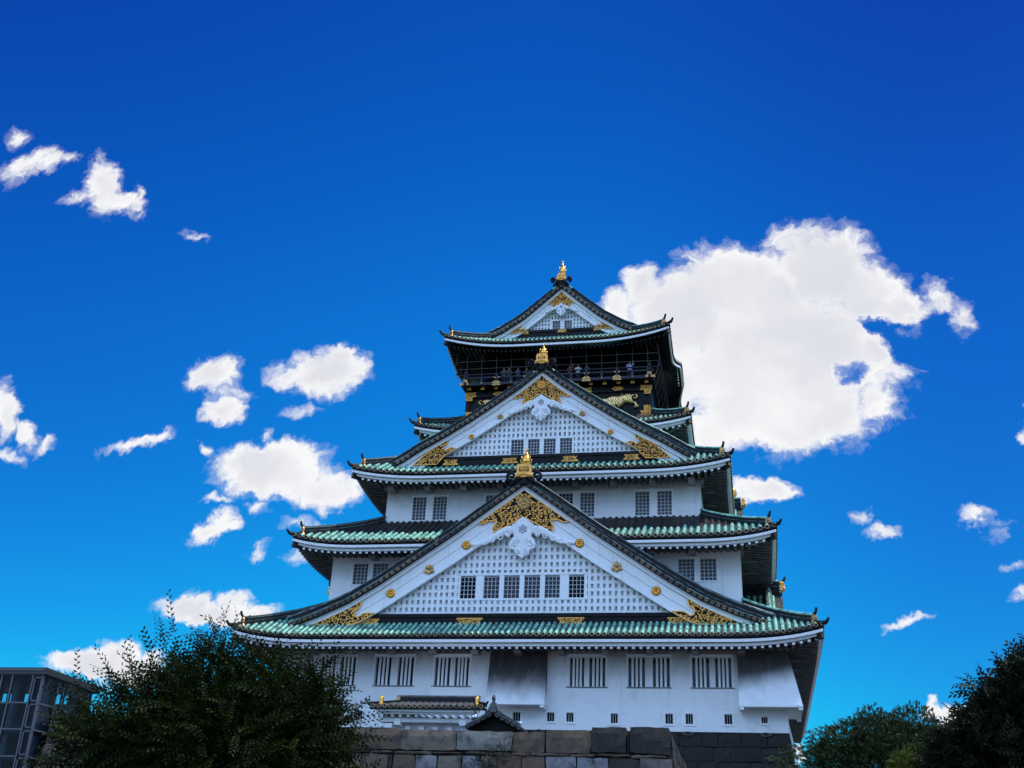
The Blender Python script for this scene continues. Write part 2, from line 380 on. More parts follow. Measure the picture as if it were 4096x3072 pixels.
def in_poly(x, y, poly):
    r = False; n = len(poly); j = n-1
    for i in range(n):
        xi, yi = poly[i]; xj, yj = poly[j]
        if (yi > y) != (yj > y) and x < (xj-xi)*(y-yi)/(yj-yi)+xi: r = not r
        j = i
    return r
def edge_dist(x, y, poly):
    d = 1e9; n = len(poly)
    for i in range(n):
        ax, ay = poly[i]; bx, by = poly[(i+1) % n]
        t = max(0, min(1, ((x-ax)*(bx-ax)+(y-ay)*(by-ay))/max((bx-ax)**2+(by-ay)**2, 1e-9)))
        d = min(d, math.hypot(x-ax-t*(bx-ax), y-ay-t*(by-ay)))
    return d
def spiral(cx, cz, r, turns=1.4, a0=0.0, d=1, n=14):
    return [(cx+r*(1-.85*i/n)*math.cos(a0+d*turns*2*PI*i/n), cz+r*(1-.85*i/n)*math.sin(a0+d*turns*2*PI*i/n)) for i in range(n+1)]
def relief(mb, poly, y0, h, m=0, step=.1, prof=.18):  # embossed figure: outline filled with a domed surface facing -y
    pts = [Vector((x, z)) for x, z in poly]; n = len(pts)
    xs = [p[0] for p in poly]; zs = [p[1] for p in poly]
    x = min(xs)
    inner = []
    while x < max(xs):
        z = min(zs)
        while z < max(zs):
            if in_poly(x, z, poly) and edge_dist(x, z, poly) > step*.35: inner.append(Vector((x, z)))
            z += step
        x += step
    res = geometry.delaunay_2d_cdt(pts+inner, [(i, (i+1) % n) for i in range(n)], [], 0, 1e-5)
    vs = []
    for v in res[0]:
        e = edge_dist(v.x, v.y, poly); t = min(e/prof, 1)
        vs.append((v.x, y0-h*(.35+.65*math.sqrt(max(0, 1-(1-t)**2))), v.y))
    fs = []
    for f in res[2]:
        cx = sum(res[0][i].x for i in f)/len(f); cz = sum(res[0][i].y for i in f)/len(f)
        if in_poly(cx, cz, poly): fs.append(tuple(f))
    mb.add(vs, fs, m)
    b = [(x, y0, z) for x, z in poly]; t_ = [(x, y0-h*.35, z) for x, z in poly]
    mb.add(b+t_, [(i, (i+1) % n, n+(i+1) % n, n+i) for i in range(n)], m)
def filigree(mb, poly, y, rmin=.13, rmax=.27, border=.05, mg=1, mk=0, tr=.032, th=.06):
    mb.plate(poly, y, y+th, mk)
    b = [(x, y-.01, z) for x, z in poly]; b.append(b[0]); 
    for i in range(len(b)-1): mb.tube([b[i], b[i+1]], border, 4, mg)
    xs = [p[0] for p in poly]; zs = [p[1] for p in poly]
    placed = []
    R = random.Random(int(abs(xs[0]*100)+abs(zs[0]*10)))
    for _ in range(900):
        x = R.uniform(min(xs), max(xs)); z = R.uniform(min(zs), max(zs))
        if not in_poly(x, z, poly): continue
        r = min(edge_dist(x, z, poly)-.01, rmax)
        for (a, c, q) in placed: r = min(r, math.hypot(a-x, c-z)-q*.92)
        if r < rmin*.55: continue
        placed.append((x, z, r))
        sp_ = spiral(x, z, r*.9, 1.25, R.uniform(0, 6.28), R.choice((-1, 1)), 12)
        mb.tube([(a, y-.02, c) for a, c in sp_], [tr*(1.1-.4*i/12) for i in range(13)], 4, mg, cap=False)
        a0 = R.uniform(0, 6.28)
        for q in range(3):
            t = a0+q*2.1; lx, lz = x+r*.95*math.cos(t), z+r*.95*math.sin(t)
            if in_poly(lx, lz, poly): mb.ball((lx, y-.02, lz), (r*.26, .03, r*.26), mg, 6, 4)
# ------------------------------------------------------------------ castle keep
YC, YB = 17.8, 38.0
keep = thing('castle_keep', 'five tiered white castle keep with green copper roofs and gold ornaments behind the rampart', 'castle', (0, YC, 12.6))

def eave_roof(zb, We, Yf, Wu, Yu, zt, U, q0, pw, pitch, raft, Ww, Yw, black=False, gap=0.0, kara=0.0, tr=None, shade_v=99.0):  # last argument: distance up the slope where the painted eave shadow begins
    """hipped skirt roof: eave underside height zb, half width We, front Yf; meets the storey above at Wu/Yu, height zt."""
    D = Yu-Yf; Ld = YC-Yf; Lt = YC-Yu; Dx = We-Wu
    tr = tr or pitch*.29
    rise = zt-zb-.16
    def up(q): return U*max(0, (q-q0)/(1-q0))**pw
    def bumpk(u, side): return kara*.5*(1+math.cos(PI*u/5)) if (kara and side in (1, 3) and abs(u) < 5) else 0
    def mk(side):
        L, Lh, d = (We, Wu, D) if side in (0, 2) else (Ld, Lt, Dx)
        def half(v): return L-(L-Lh)*v/d
        def z(u, v):
            t = v/d; q = min(abs(u)/half(max(v, 0)), 1.0)
            return zb+.16+rise*(.82*t+.18*t*t)+up(q)*(1-min(max(t, 0), 1))**1.5+bumpk(u, side)*(1-t)
        def T(u, v, zz):
            if side == 0: return (u, Yf+v, zz)
            if side == 1: return (We-v, YC+u, zz)
            if side == 2: return (-u, 2*YC-Yf-v, zz)
            return (-We+v, YC-u, zz)
        return L, Lh, d, half, z, T
    tiles = MB(); fas = MB(); raf = MB(); sof = MB()
    for side in range(4):
        L, Lh, d, half, z, T = mk(side)
        # pan surface
        nu, nv = 44, 7; vs = []; fs = []
        for j in range(nv+1):
            v = d*j/nv
            for i in range(nu+1):
                u = half(v)*(-1+2*i/nu); vs.append(T(u, v, z(u, v)-.02))
        for j in range(nv):
            for i in range(nu):
                uc = L*(-1+2*(i+.5)/nu)
                if side == 0 and abs(uc) < gap: continue
                a = j*(nu+1)+i; tiles.add([vs[q] for q in (a, a+1, a+nu+2, a+nu+1)], [(0,1,2,3)], 4 if d*(j+.5)/nv > shade_v else 1)
        # eave edge lines
        us = [L*(-1+2*i/60) for i in range(61)]
        segs = [us]
        if side == 0 and gap: segs = [[u for u in us if u <= -gap], [u for u in us if u >= gap]]
        for sg in segs:
            def strip(mb, v0, v1, h0, h1, m=0, clip=True):
                vs = []; 
                for u in sg:
                    uu = max(-half(v0), min(half(v0), u*half(v0)/L))
                    for (v, h) in ((v0, h0), (v1, h0), (v1, h1), (v0, h1)):
                        q = abs(uu)/half(v0)
                        zz = zb+up(min(q, 1))+bumpk(uu, side)+h
                        kv = -.45*min(1, bumpk(uu, side)/max(kara, 1e-6)*1.6) if kara else 0
                        vs.append(T(max(-half(v), min(half(v), uu)), v+kv, zz))
                n = len(sg)
                fs = [(i*4+k, i*4+(k+1) % 4, i*4+4+(k+1) % 4, i*4+4+k) for i in range(n-1) for k in range(4)]
                fs += [(0, 1, 2, 3), tuple(4*(n-1)+k for k in range(4))[::-1]]
                mb.add(vs, fs, m)
            strip(tiles, 0.03, .4, -.02, .14, 2)
            strip(fas, .06, .17 if black else .24, -.30, -.13)
            if not black:
                strip(fas, .26, .5, -.50, -.335)
                strip(fas, .5, .56, -.42, -.2)
        # tile rows with stepped joints
        if side != 2:
            n = int(2*L/pitch); off = (2*L-n*pitch)/2
            for i in range(n+1):
                u = -L+off+i*pitch
                if side == 0 and abs(u) < gap: continue
                vh = d*(L-abs(u))/(L-Lh) if abs(u) > Lh else d
                vend = min(d, vh-.05)
                if side == 0 and not gap: vend = min(vend, d)
                if vend < .1: vend = .1
                ns = max(1, int(vend/.42)) if side == 0 else max(1, int(vend/1.2))
                kv = -.45*min(1, bumpk(u, side)/max(kara, 1e-6)*1.6) if kara else 0
                na = 6; vs = []; fs = []; dv = shade_v+random.uniform(-.28, .28); ms_ = []
                for k in range(ns):
                    va, vb = kv+(vend-kv)*k/ns, kv+(vend-kv)*(k+1)/ns
                    sl_ = (z(u, vb)-z(u, va))/(vb-va+1e-9); nz = 1/math.hypot(1, sl_); nv_ = -sl_*nz
                    for (v, r) in ((va, tr*1.04), (vb, tr*.97)):
                        for a in range(na+1):
                            t = PI*a/na
                            vs.append(T(u+r*math.cos(t), v+nv_*r*math.sin(t), z(u, v)-.02+nz*r*math.sin(t)))
                    o = k*2*(na+1)
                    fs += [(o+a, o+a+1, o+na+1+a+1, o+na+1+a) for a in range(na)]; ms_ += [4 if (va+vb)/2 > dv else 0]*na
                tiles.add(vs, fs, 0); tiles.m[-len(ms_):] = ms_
                # end disc with a pale rim
                c = T(u, kv-.005, z(u, 0)+.0)
                ax = Vector(T(0, -1, 0))-Vector(T(0, 0, 0))
                tiles.ring(c, 0, tr*.72, tr*1.1, ax, 3, .03, 10)
                tiles.ring(c, 0, 0.0, tr*.74, ax, 2, .012, 10)
        # rafters and soffit boards
        if side != 2:
            Lw = (Ww if side == 0 else YC-Yw); dw = (Yw-Yf if side == 0 else We-Ww)
            n = int(2*(L-.35)/raft); off = (2*(L-.35)-n*raft)/2
            for i in range(n+1):
                u = -(L-.35)+off+i*raft
                if side == 0 and abs(u) < gap: continue
                v1 = dw if abs(u) < Lw else dw*(L-abs(u))/(L-Lw)
                if v1 < .45: continue
                q = abs(u)/L; h = zb+up(q)+bumpk(u, side)
                za = h-.50; zbk = h-.50+.13*(v1-.3)-up(q)*.5*(v1/dw)
                w = .085; A = []
                for (v, zz) in ((.33, za), (v1, zbk)):
                    A.append([T(u-w, v, zz-.15), T(u+w, v, zz-.15), T(u+w, v, zz), T(u-w, v, zz)])
                raf.add(A[0]+A[1], [(0,1,2,3)], 1); raf.add(A[0]+A[1], [(4,7,6,5),(0,4,5,1),(1,5,6,2),(2,6,7,3),(3,7,4,0)])
        Lw = (Ww if side in (0, 2) else YC-Yw); dw = (Yw-Yf if side in (0, 2) else We-Ww)
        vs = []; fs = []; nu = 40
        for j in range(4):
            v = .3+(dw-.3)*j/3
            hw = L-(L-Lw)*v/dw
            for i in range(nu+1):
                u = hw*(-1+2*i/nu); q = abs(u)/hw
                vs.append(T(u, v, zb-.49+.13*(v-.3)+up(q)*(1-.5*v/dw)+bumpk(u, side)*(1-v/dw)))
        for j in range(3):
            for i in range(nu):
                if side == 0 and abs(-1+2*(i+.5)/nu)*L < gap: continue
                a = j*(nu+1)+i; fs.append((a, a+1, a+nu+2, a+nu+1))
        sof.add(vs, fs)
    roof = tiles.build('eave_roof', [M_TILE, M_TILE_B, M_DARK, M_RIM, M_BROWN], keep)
    fas.build('eave_fascia', M_TRIM, roof)
    raf.build('rafters', [M_LACQ, M_LACQ] if black else [M_RAFTER, M_TRIM], roof)
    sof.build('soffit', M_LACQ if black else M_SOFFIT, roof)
    # hip ridges, gold end tiles, horns
    for sx in (-1, 1):
        for back in (0, 1):
            def hp(s_):      # s_ 0 at eave corner .. 1 at top
                x = We-(We-Wu)*s_; y = Yf+D*s_
                zz = zb+.16+rise*(.82*s_+.18*s_*s_)+U*(1-s_)**1.5
                return Vector((sx*x, (2*YC-y) if back else y, zz))
            e = (hp(0)-hp(.3)); e.z = 0; e.normalize()
            hr = MB()
            s0 = .115
            pts = [hp(s0+(1-s0)*i/14) for i in range(15)]
            hr.sweep(pts, [(-.17,-.1),(.17,-.1),(.17,.16),(-.17,.16)], 0)
            hr.sweep(pts, [(-.19,.16),(.19,.16),(.19,.19),(-.19,.19)], 1)
            hr.sweep(pts, [(-.14,.19),(.14,.19),(.14,.36),(-.14,.36)], 0)
            hr.sweep(pts, [(-.16,.36),(.16,.36),(.16,.39),(-.16,.39)], 1)
            hr.tube([p+Vector((0,0,.43)) for p in pts], .105, 8, 2)
            low = [hp(.0)+e*.12+Vector((0,0,.02)), hp(.03)+Vector((0,0,.0)), hp(.07)+Vector((0,0,.02)), hp(.115)+Vector((0,0,.05))]
            hr.tube(low, .13, 8, 0)
            tip = hp(0)+e*.1
            hr.tube([tip+Vector((0,0,-.02)), tip+e*.12+Vector((0,0,.05)), tip+e*.24+Vector((0,0,.16)), tip+e*.3+Vector((0,0,.27))], [.12,.1,.085,.07], 8, 0)
            b0 = pts[0]+Vector((0,0,.42))
            hr.tube([b0-e*.2, b0+e*.08+Vector((0,0,.06)), b0+e*.22+Vector((0,0,.22)), b0+e*.27+Vector((0,0,.42))], [.1,.095,.085,.075], 8, 0)
            hr.build('hip_ridge', [M_DARK, M_RIDGELINE, M_TILE_B if sx < 0 else M_TILE], roof)  # right ridge tubes get the paler tile: sunlit side put into the colour
            if back: continue
            g = MB(); c = pts[0]+e*.03; s_ = e.cross(Vector((0,0,1)))
            def pl(a, h, o): return c+s_*a+Vector((0,0,h))+e*o
            prof = [(-.3,-.14),(.3,-.14),(.22,.02),(.2,.34),(.12,.46),(-.12,.46),(-.2,.34),(-.22,.02)]
            vs = [pl(a,h,0) for a,h in prof]+[pl(a,h,.1) for a,h in prof]; n = len(prof)
            g.add(vs, [tuple(range(n)), tuple(range(n,2*n))[::-1]]+[(i,(i+1)%n,n+(i+1)%n,n+i) for i in range(n)])
            g.ring(pl(0,.2,.1), 0, .07, .13, e, 0, .05)
            g.build('gold_end_tile', M_GOLD2, roof)
            # carved hip rafter nose under the corner
            nz = MB(); cc = hp(.0)-e*.42+Vector((0,0,-.72)); 
            def pn(a, h, o): return cc+s_*a+Vector((0,0,h))+e*o
            vs = [pn(a,h,o) for o in (-.5,.28) for a,h in ((-.13,-.16),(.13,-.16),(.13,.16),(-.13,.16))]
            nz.add(vs, [(0,1,2,3),(4,7,6,5),(0,4,5,1),(1,5,6,2),(2,6,7,3),(3,7,4,0)], 0)
            nz.ring(pn(0,0,.28), 0, .06, .115, e, 1, .03)
            vs = [pn(a,h,o) for o in (-2.4,-.5) for a,h in ((-.1,-.1+.0*o),(.1,-.1),(.1,.14),(-.1,.14))]
            nz.add(vs, [(0,1,2,3),(4,7,6,5),(0,4,5,1),(1,5,6,2),(2,6,7,3),(3,7,4,0)], 2)
            nz.build('hip_rafter_nose', [M_DARK, M_RIM, M_LACQ if black else M_TRIM], roof)
    return roof

E1 = dict(zb=17.66, We=18.5, Yf=-2.42, Wu=13.88, Yu=2.2, zt=20.7, U=.62, q0=.69, pw=2.6, pitch=.376, raft=.446, Ww=16.25, Yw=0.0)
E2 = dict(zb=24.60, We=16.22, Yf=-.02, Wu=11.33, Yu=5.03, zt=27.72, U=.56, q0=.68, pw=2.6, pitch=.44, raft=.452, Ww=13.88, Yw=2.2, gap=4.2, shade_v=2.3)
E3 = dict(zb=30.53, We=13.48, Yf=2.75, Wu=8.4, Yu=10.2, zt=35.3, U=.64, q0=.55, pw=2.4, pitch=.44, raft=.452, Ww=11.33, Yw=5.03)
E4 = dict(zb=36.02, We=10.68, Yf=7.79, Wu=7.5, Yu=11.2, zt=38.25, shade_v=1.5, U=.6, q0=.5, pw=2.4, pitch=.37, raft=.455, Ww=8.4, Yw=10.2)
E5 = dict(zb=43.96, We=9.14, Yf=8.95, Wu=4.6, Yu=13.6, zt=47.0, U=.92, q0=.3, pw=2.2, pitch=.354, raft=.36, Ww=6.4, Yw=12.3, black=True, kara=1.1)
for e in (E1, E2, E3, E4, E5): eave_roof(**e)

# ---- walls with real window recesses
def wall(hw, y0, z0, z1, holes, m, depth=.22, yb=None):
    mb = MB(); yb = 2*YC-y0 if yb is None else yb
    xs = sorted({-hw, hw}|{h[0] for h in holes}|{h[1] for h in holes})
    zs = sorted({z0, z1}|{h[2] for h in holes}|{h[3] for h in holes})
    for i in range(len(xs)-1):
        for j in range(len(zs)-1):
            cx, cz = (xs[i]+xs[i+1])/2, (zs[j]+zs[j+1])/2
            if any(h[0] < cx < h[1] and h[2] < cz < h[3] for h in holes): continue
            mb.add([(xs[i],y0,zs[j]),(xs[i+1],y0,zs[j]),(xs[i+1],y0,zs[j+1]),(xs[i],y0,zs[j+1])], [(0,1,2,3)])
    for (a, b, c, d) in holes:
        y1 = y0+depth
        mb.add([(a,y0,c),(b,y0,c),(b,y1,c),(a,y1,c)], [(0,1,2,3)]); mb.add([(a,y0,d),(b,y0,d),(b,y1,d),(a,y1,d)], [(0,1,2,3)])
        mb.add([(a,y0,c),(a,y1,c),(a,y1,d),(a,y0,d)], [(0,1,2,3)]); mb.add([(b,y0,c),(b,y1,c),(b,y1,d),(b,y0,d)], [(0,1,2,3)])
    mb.add([(-hw,y0,z0),(-hw,yb,z0),(-hw,yb,z1),(-hw,y0,z1),(hw,y0,z0),(hw,yb,z0),(hw,yb,z1),(hw,y0,z1)],
           [(0,1,2,3),(4,5,6,7),(1,5,6,2),(3,2,6,7),(0,1,5,4)])
    return mb.build('wall', m, keep)
def window(x0, x1, z0, z1, y, cols, rows, glass, bars=None, depth=.22, vbar=None, bt=.035, frame=True, sill=True):
    p = MB(); p.add([(x0,y+depth-.01,z0),(x1,y+depth-.01,z0),(x1,y+depth-.01,z1),(x0,y+depth-.01,z1)], [(0,1,2,3)])
    w = p.build('window', glass, keep)
    b = MB(); yb = y+.05
    if vbar:
        n, wd = vbar
        for i in range(n):
            x = x0+(x1-x0)*(i+1)/(n+1); b.box(x-wd/2, x+wd/2, yb, yb+.12, z0, z1)
    else:
        for i in range(cols+1):
            x = x0+(x1-x0)*i/cols; b.box(max(x0,x-bt), min(x1,x+bt), yb, yb+.06, z0, z1)
        for j in range(rows+1):
            z = z0+(z1-z0)*j/rows; b.box(x0, x1, yb+.012, yb+.05, max(z0,z-bt*.8), min(z1,z+bt*.8))
    b.build('window_bars', bars or M_BAR, w)
    return w
# first storey
L1W = []
for s in (-1, 1):
    for (a, b) in ((3.22, 4.12), (4.43, 5.42), (6.84, 7.86), (8.33, 9.36), (10.72, 11.74), (12.09, 13.05)):
        L1W.append((min(s*a, s*b), max(s*a, s*b), 15.16, 16.94))
SM = [(-10.45,-9.96,13.02,13.55),(-.26,.2,13.05,13.57),(1.86,2.31,13.05,13.57),(3.06,3.5,13.04,13.57),(5.78,6.2,12.99,13.54),(9.07,9.5,13.0,13.57),(10.27,10.69,13.0,13.57),(12.56,12.99,13.02,13.58),(14.7,15.04,13.1,13.45),(-12.3,-11.85,13.0,13.55)]
wall(16.25, 0.0, 12.55, 18.3, L1W+SM, M_EAVE_SHADE, .3)
for i, h in enumerate(L1W): window(*h, 0.0, 4, 1, M_GLASS, M_TRIM, .3, vbar=(3, .13))
for h in SM: window(*h, 0.0, 3, 1, M_VOID, M_BAR, .3, vbar=(2, .03))
# plaster hoods, sills and splayed surrounds of the first storey windows
for s in (-1, 1):
    for (a, b) in ((3.05, 5.55), (6.7, 9.5), (10.58, 13.2)):
        tr = MB(); x0, x1 = min(s*a, s*b), max(s*a, s*b)
        tr.hexa([(x0+.06,-.05,16.96),(x1-.06,-.05,16.96),(x1-.06,.0,16.96),(x0+.06,.0,16.96),(x0,-.16,17.11),(x1,-.16,17.11),(x1,0,17.11),(x0,0,17.11)])
        tr.box(x0, x0+.1, -.05, 0, 15.1, 16.96); tr.box(x1-.1, x1, -.05, 0, 15.1, 16.96)
        tr.build('window_surround', M_TRIM, keep)
for (a, b, c, d) in SM:
    tr = MB()
    for q in (((a-.13,a-.02,c-.13,d+.13)), (b+.02,b+.13,c-.13,d+.13)): tr.box(q[0],q[1],-.04,0,q[2],q[3])
    tr.box(a-.02,b+.02,-.045,0,d+.02,d+.13); tr.box(a-.02,b+.02,-.045,0,c-.13,c-.02)
    tr.build('window_surround', M_TRIM, keep)
for s in (-1, 1):
    for (a, b) in ((3.02, 5.58), (6.72, 9.45), (10.6, 13.2)):
        x0, x1 = min(s*a, s*b), max(s*a, s*b); sl_ = MB(); sl_.box(x0, x1, -.06, .0, 15.09, 15.14); sl_.build('window_sill', M_WIRE, keep)
# stone-drop chutes
def chute(x0a, x1a, x0b, x1b, yb, side=False):
    mb = MB()
    zt, zb_ = 17.4, 14.02
    mb.hexa([(x0b,-yb,zb_),(x1b,-yb,zb_),(x1b,.05,zb_),(x0b,.05,zb_),(x0a,-.04,zt),(x1a,-.04,zt),(x1a,.05,zt),(x0a,.05,zt)])
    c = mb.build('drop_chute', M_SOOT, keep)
    t = MB(); t.box(x0b-.02, x1b+.02, -yb-.03, -.02, zb_-.14, zb_-.002)
    for x in (x0b+.02, x1b-.26): t.box(x, x+.24, -yb+.0, -.02, zb_-.30, zb_-.142)
    t.build('chute_beam', M_TRIM, c)
chute(-1.84, 1.78, -1.82, 1.83, .92)
cb = MB()
cb.hexa([(13.45,-.92,14.02),(17.08,-.92,14.02),(17.08,3.2,14.02),(13.45,3.2,14.02),(13.42,-.04,17.5),(16.36,-.04,17.5),(16.36,3.2,17.5),(13.42,3.2,17.5)])
cbo = cb.build('drop_chute', M_SOOT2, keep)
t = MB(); t.box(13.43,17.1,-.95,3.22,13.88,14.018)
for x in (13.47, 16.84): t.box(x,x+.24,-.92,-.1,13.72,13.878)
t.box(16.84,17.08,2.9,3.2,13.72,13.878)
t.build('chute_beam', M_TRIM, cbo)
cb = MB(); cb.hexa([(16.2,17.2,13.9),(17.15,17.2,13.9),(17.15,21.4,13.9),(16.2,21.4,13.9),(16.2,17.2,17.5),(16.4,17.2,17.5),(16.4,21.4,17.5),(16.2,21.4,17.5)])
cb.build('drop_chute', M_PLASTER, keep)
# storeys two to four
W2 = [(9.86,10.9,22.36,23.82),(11.27,12.31,22.36,23.82)]; W2 += [(-b,-a,c,d) for a,b,c,d in W2]
wall(13.88, 2.2, 19.6, 25.2, W2, M_PLASTER)
for h in W2: window(*h, 2.2, 4, 6, M_BLIND)
W3 = [(1.37,2.39,27.84,29.6),(2.92,3.93,27.84,29.6),(6.79,7.79,27.84,29.6),(8.33,9.34,27.84,29.6)]; W3 += [(-b,-a,c,d) for a,b,c,d in W3]
wall(11.33, 5.03, 27.2, 31.2, W3, M_TOP_DARK)
for h in W3: window(*h, 5.03, 4, 7, M_BLIND if h[0] > 2.5 or h[0] < 0 else M_VOID)
wall(8.4, 10.2, 34.6, 37.0, [], M_PLASTER)
for (ws, y) in ((W2, 2.2), (W3, 5.03)):
    prs = sorted(ws)
    for i in range(0, len(prs), 2):
        a, b, c, d = prs[i][0], prs[i+1][1], prs[i][2], prs[i][3]; wf = MB()
        for (x0,x1,z0,z1) in ((a-.13,b+.13,d+.0,d+.12),(a-.1,a,c,d),(b,b+.1,c,d),(a-.13,b+.13,c-.09,c),(prs[i][1],prs[i+1][0],c,d)): wf.box(x0,x1,y-.045,y,z0,z1)
        wf.build('window_surround', M_TRIM, keep)
# wall plate beams and brackets under the eaves
for (y, hw, zt, zb_, dp, xs) in ((0, 16.25, 17.52, 17.36, .25, [2.74*k for k in range(-5, 6)]), (2.2, 13.88, 24.52, 24.3, .25, [2.7*k for k in range(-4, 5) if abs(k) > 1]), (5.03, 11.33, 30.42, 30.2, .25, [2.7*k-.05 for k in range(-4, 5)]), (10.2, 8.4, 36.0, 35.8, .2, [8.1, -8.1])):
    bk = MB(); ye = 2*YC-y
    bk.add([(-hw-dp,y-dp,zb_),(hw+dp,y-dp,zb_),(hw+dp,ye,zb_),(-hw-dp,ye,zb_),(-hw-dp,y-dp,zt),(hw+dp,y-dp,zt),(hw+dp,ye,zt),(-hw-dp,ye,zt),
            (-hw+.1,y+.1,zb_),(hw-.1,y+.1,zb_),(hw-.1,ye,zb_),(-hw+.1,ye,zb_)], [(0,1,5,4),(1,2,6,5),(3,0,4,7),(4,5,6,7),(0,8,9,1),(1,9,10,2),(3,11,8,0)])
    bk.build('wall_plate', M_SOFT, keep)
    for x in xs:
        bk = MB()
        bk.hexa([(x-.22,y-.85,zb_-.32),(x+.22,y-.85,zb_-.32),(x+.22,y,zb_-.32),(x-.22,y,zb_-.32),(x-.22,y-1.0,zb_-.022),(x+.22,y-1.0,zb_-.022),(x+.22,y,zb_-.022),(x-.22,y,zb_-.022)])
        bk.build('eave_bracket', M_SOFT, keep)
    yy = y+1.5
    while yy < y+16:
        for sx in (-1, 1):
            bk = MB(); xa = sx*hw; xb = sx*(hw+1.0); bk.box(min(xa,xb), max(xa,xb), yy-.2, yy+.2, zb_-.3, zb_-.003); bk.build('eave_bracket', M_RAFTER, keep)
        yy += 2.7

# ---- gables
M_GTILE = mat('dark_verdigris', (.10,.26,.22), .5, col2=(.014,.02,.02), nscale=1.1, lo=.42, hi=.58, bump=.2, bscale=7)
def half_cyl_row(mb, pts, r, nrm, m=0):
    na = 6; vs = []; fs = []; k = len(pts)
    for i, p in enumerate(pts):
        d = (Vector(pts[min(i+1,k-1)])-Vector(pts[max(i-1,0)])).normalized(); s_ = Vector(nrm); u = s_.cross(d).normalized()
        if u.z < 0: u = -u
        rr = r*(1.06 if i % 2 == 0 else .95)
        for a in range(na+1):
            t = PI*a/na; vs.append(Vector(p)+s_*(rr*math.cos(t))+u*(rr*math.sin(t)))
    for i in range(k-1):
        fs += [(i*(na+1)+a, i*(na+1)+a+1, (i+1)*(na+1)+a+1, (i+1)*(na+1)+a) for a in range(na)]
    mb.add(vs, fs, m)
def gable(T, curve, bw, zlo, zhi, depth, uend, ringp, kud=.55, pair=True, detail=True, kdark=False, tile=None):
    cu = [c[0] for c in curve]; cz = [c[1] for c in curve]
    def C(u): return float(np.interp(abs(u), cu, cz))
    def BW(u): return float(np.interp(abs(u), [0, cu[-1]], [bw, bw*.78]))
    us = sorted(set([0]+cu+[cu[-1]*i/24 for i in range(25)]))
    rf = MB(T); N_ = 30
    for s in (-1, 1):
        P_ = [s*uend*i/N_ for i in range(N_+1)]
        vs = []; 
        for u in P_: vs += [(u,-.38,C(u)+.31),(u,depth,C(u)+.31)]
        rf.add(vs, [(2*i,2*i+2,2*i+3,2*i+1) for i in range(N_)], 1)
        vs = []
        for u in P_: vs += [(u,-.38,C(u)+.015),(u,-.38,C(u)+.29),(u,.0,C(u)+.29),(u,.0,C(u)+.015)]
        rf.add(vs, [(4*i+k,4*i+(k+1)%4,4*i+4+(k+1)%4,4*i+4+k) for i in range(N_) for k in range(4)]+[(4*N_,4*N_+1,4*N_+2,4*N_+3)], 2)
        rf.sweep([(u,-.36,C(u)+.32) for u in P_], [(-.03,-.03),(.05,-.03),(.05,.03),(-.03,.03)], 4)
        w = .22
        while w < min(depth, 4.0):
            pts = [(s*(.35+(uend-.35)*i/40), w, C(.35+(uend-.35)*i/40)+.30) for i in range(41)]
            half_cyl_row(rf, pts, .11, (0,1,0), 0)
            w += .42
        # verge tile ends
        u = 0.0 if s > 0 else ringp
        while u < uend:
            c = (s*u, -.40, C(u)+.165)
            rf.tube([(s*u,-.40,C(u)+.165),(s*u,.1,C(u)+.165)], .105, 8, 2)
            rf.ring((s*u,-.405,C(u)+.165), 0, .065, .112, (0,-1,0), 3, .03, 10)
            u += ringp
        # descending ridge
        kp = [(s*(.5+(uend+.25-.5)*i/26), kud, C(.5+(uend-.5)*i/26)+.32) for i in range(27)]
        for (prof, m) in (([(-.18,-.05),(.18,-.05),(.18,.26),(-.18,.26)],2), ([(-.21,.26),(.21,.26),(.21,.30),(-.21,.30)],4), ([(-.15,.30),(.15,.30),(.15,.54),(-.15,.54)],2), ([(-.18,.54),(.18,.54),(.18,.58),(-.18,.58)],4)):
            rf.sweep(kp, prof, m)
        rf.tube([(a,b,c+.65) for a,b,c in kp], .11, 8, 0 if not kdark else 4)
    # main ridge
    za = cz[0]+.25
    rf.box(-.32,.32,-.25,depth,za-.2,za+.42,2); rf.box(-.36,.36,-.26,depth,za+.421,za+.46,4); rf.box(-.24,.24,-.25,depth,za+.461,za+.78,2); rf.tube([(0,-.25,za+.84),(0,depth,za+.84)],.15,8,0)
    roof = rf.build('gable_roof', [tile or M_TILE, M_TILE_B if not tile else M_DARK, M_DARK, M_RIM, M_RIDGELINE], keep)
    # barge boards
    bb = MB(T)
    def strip(fa, fb, w0, w1, m=0, u0=0.0, u1=None):
        for s in (-1, 1):
            Q = [u for u in us if u0 <= u <= (u1 or cu[-1])]
            pts = []
            for u in Q:
                t_, b_ = max(fa(u), zlo+.001), max(fb(u), zlo)
                pts.append((s*u, t_, b_))
            vs = []
            for (u, t_, b_) in pts: vs += [(u,w0,t_),(u,w1,t_),(u,w1,b_),(u,w0,b_)]
            n = len(pts)
            bb.add(vs, [(4*i+k,4*i+(k+1)%4,4*i+4+(k+1)%4,4*i+4+k) for i in range(n-1) for k in range(4)]+[(4*n-4,4*n-3,4*n-2,4*n-1)], m)
    strip(lambda u: C(u)+.02, lambda u: C(u)-.30, -.14, .1)
    strip(lambda u: C(u)-.32, lambda u: C(u)-BW(u)*.56, 0, .18)
    strip(lambda u: C(u)-BW(u)*.56-.035, lambda u: C(u)-BW(u)+.02, 0, .18)
    strip(lambda u: C(u)-BW(u)+.16, lambda u: C(u)-BW(u), -.05, .2)
    strip(lambda u: C(u)-.29, lambda u: C(u)-BW(u)+.02, .06, .1, 1)
    barge = bb.build('barge_board', [M_TRIM, M_WIRE], keep)
    return roof, barge, C, BW
def TF(y0): return lambda u, w, z: (u, y0+w, z)
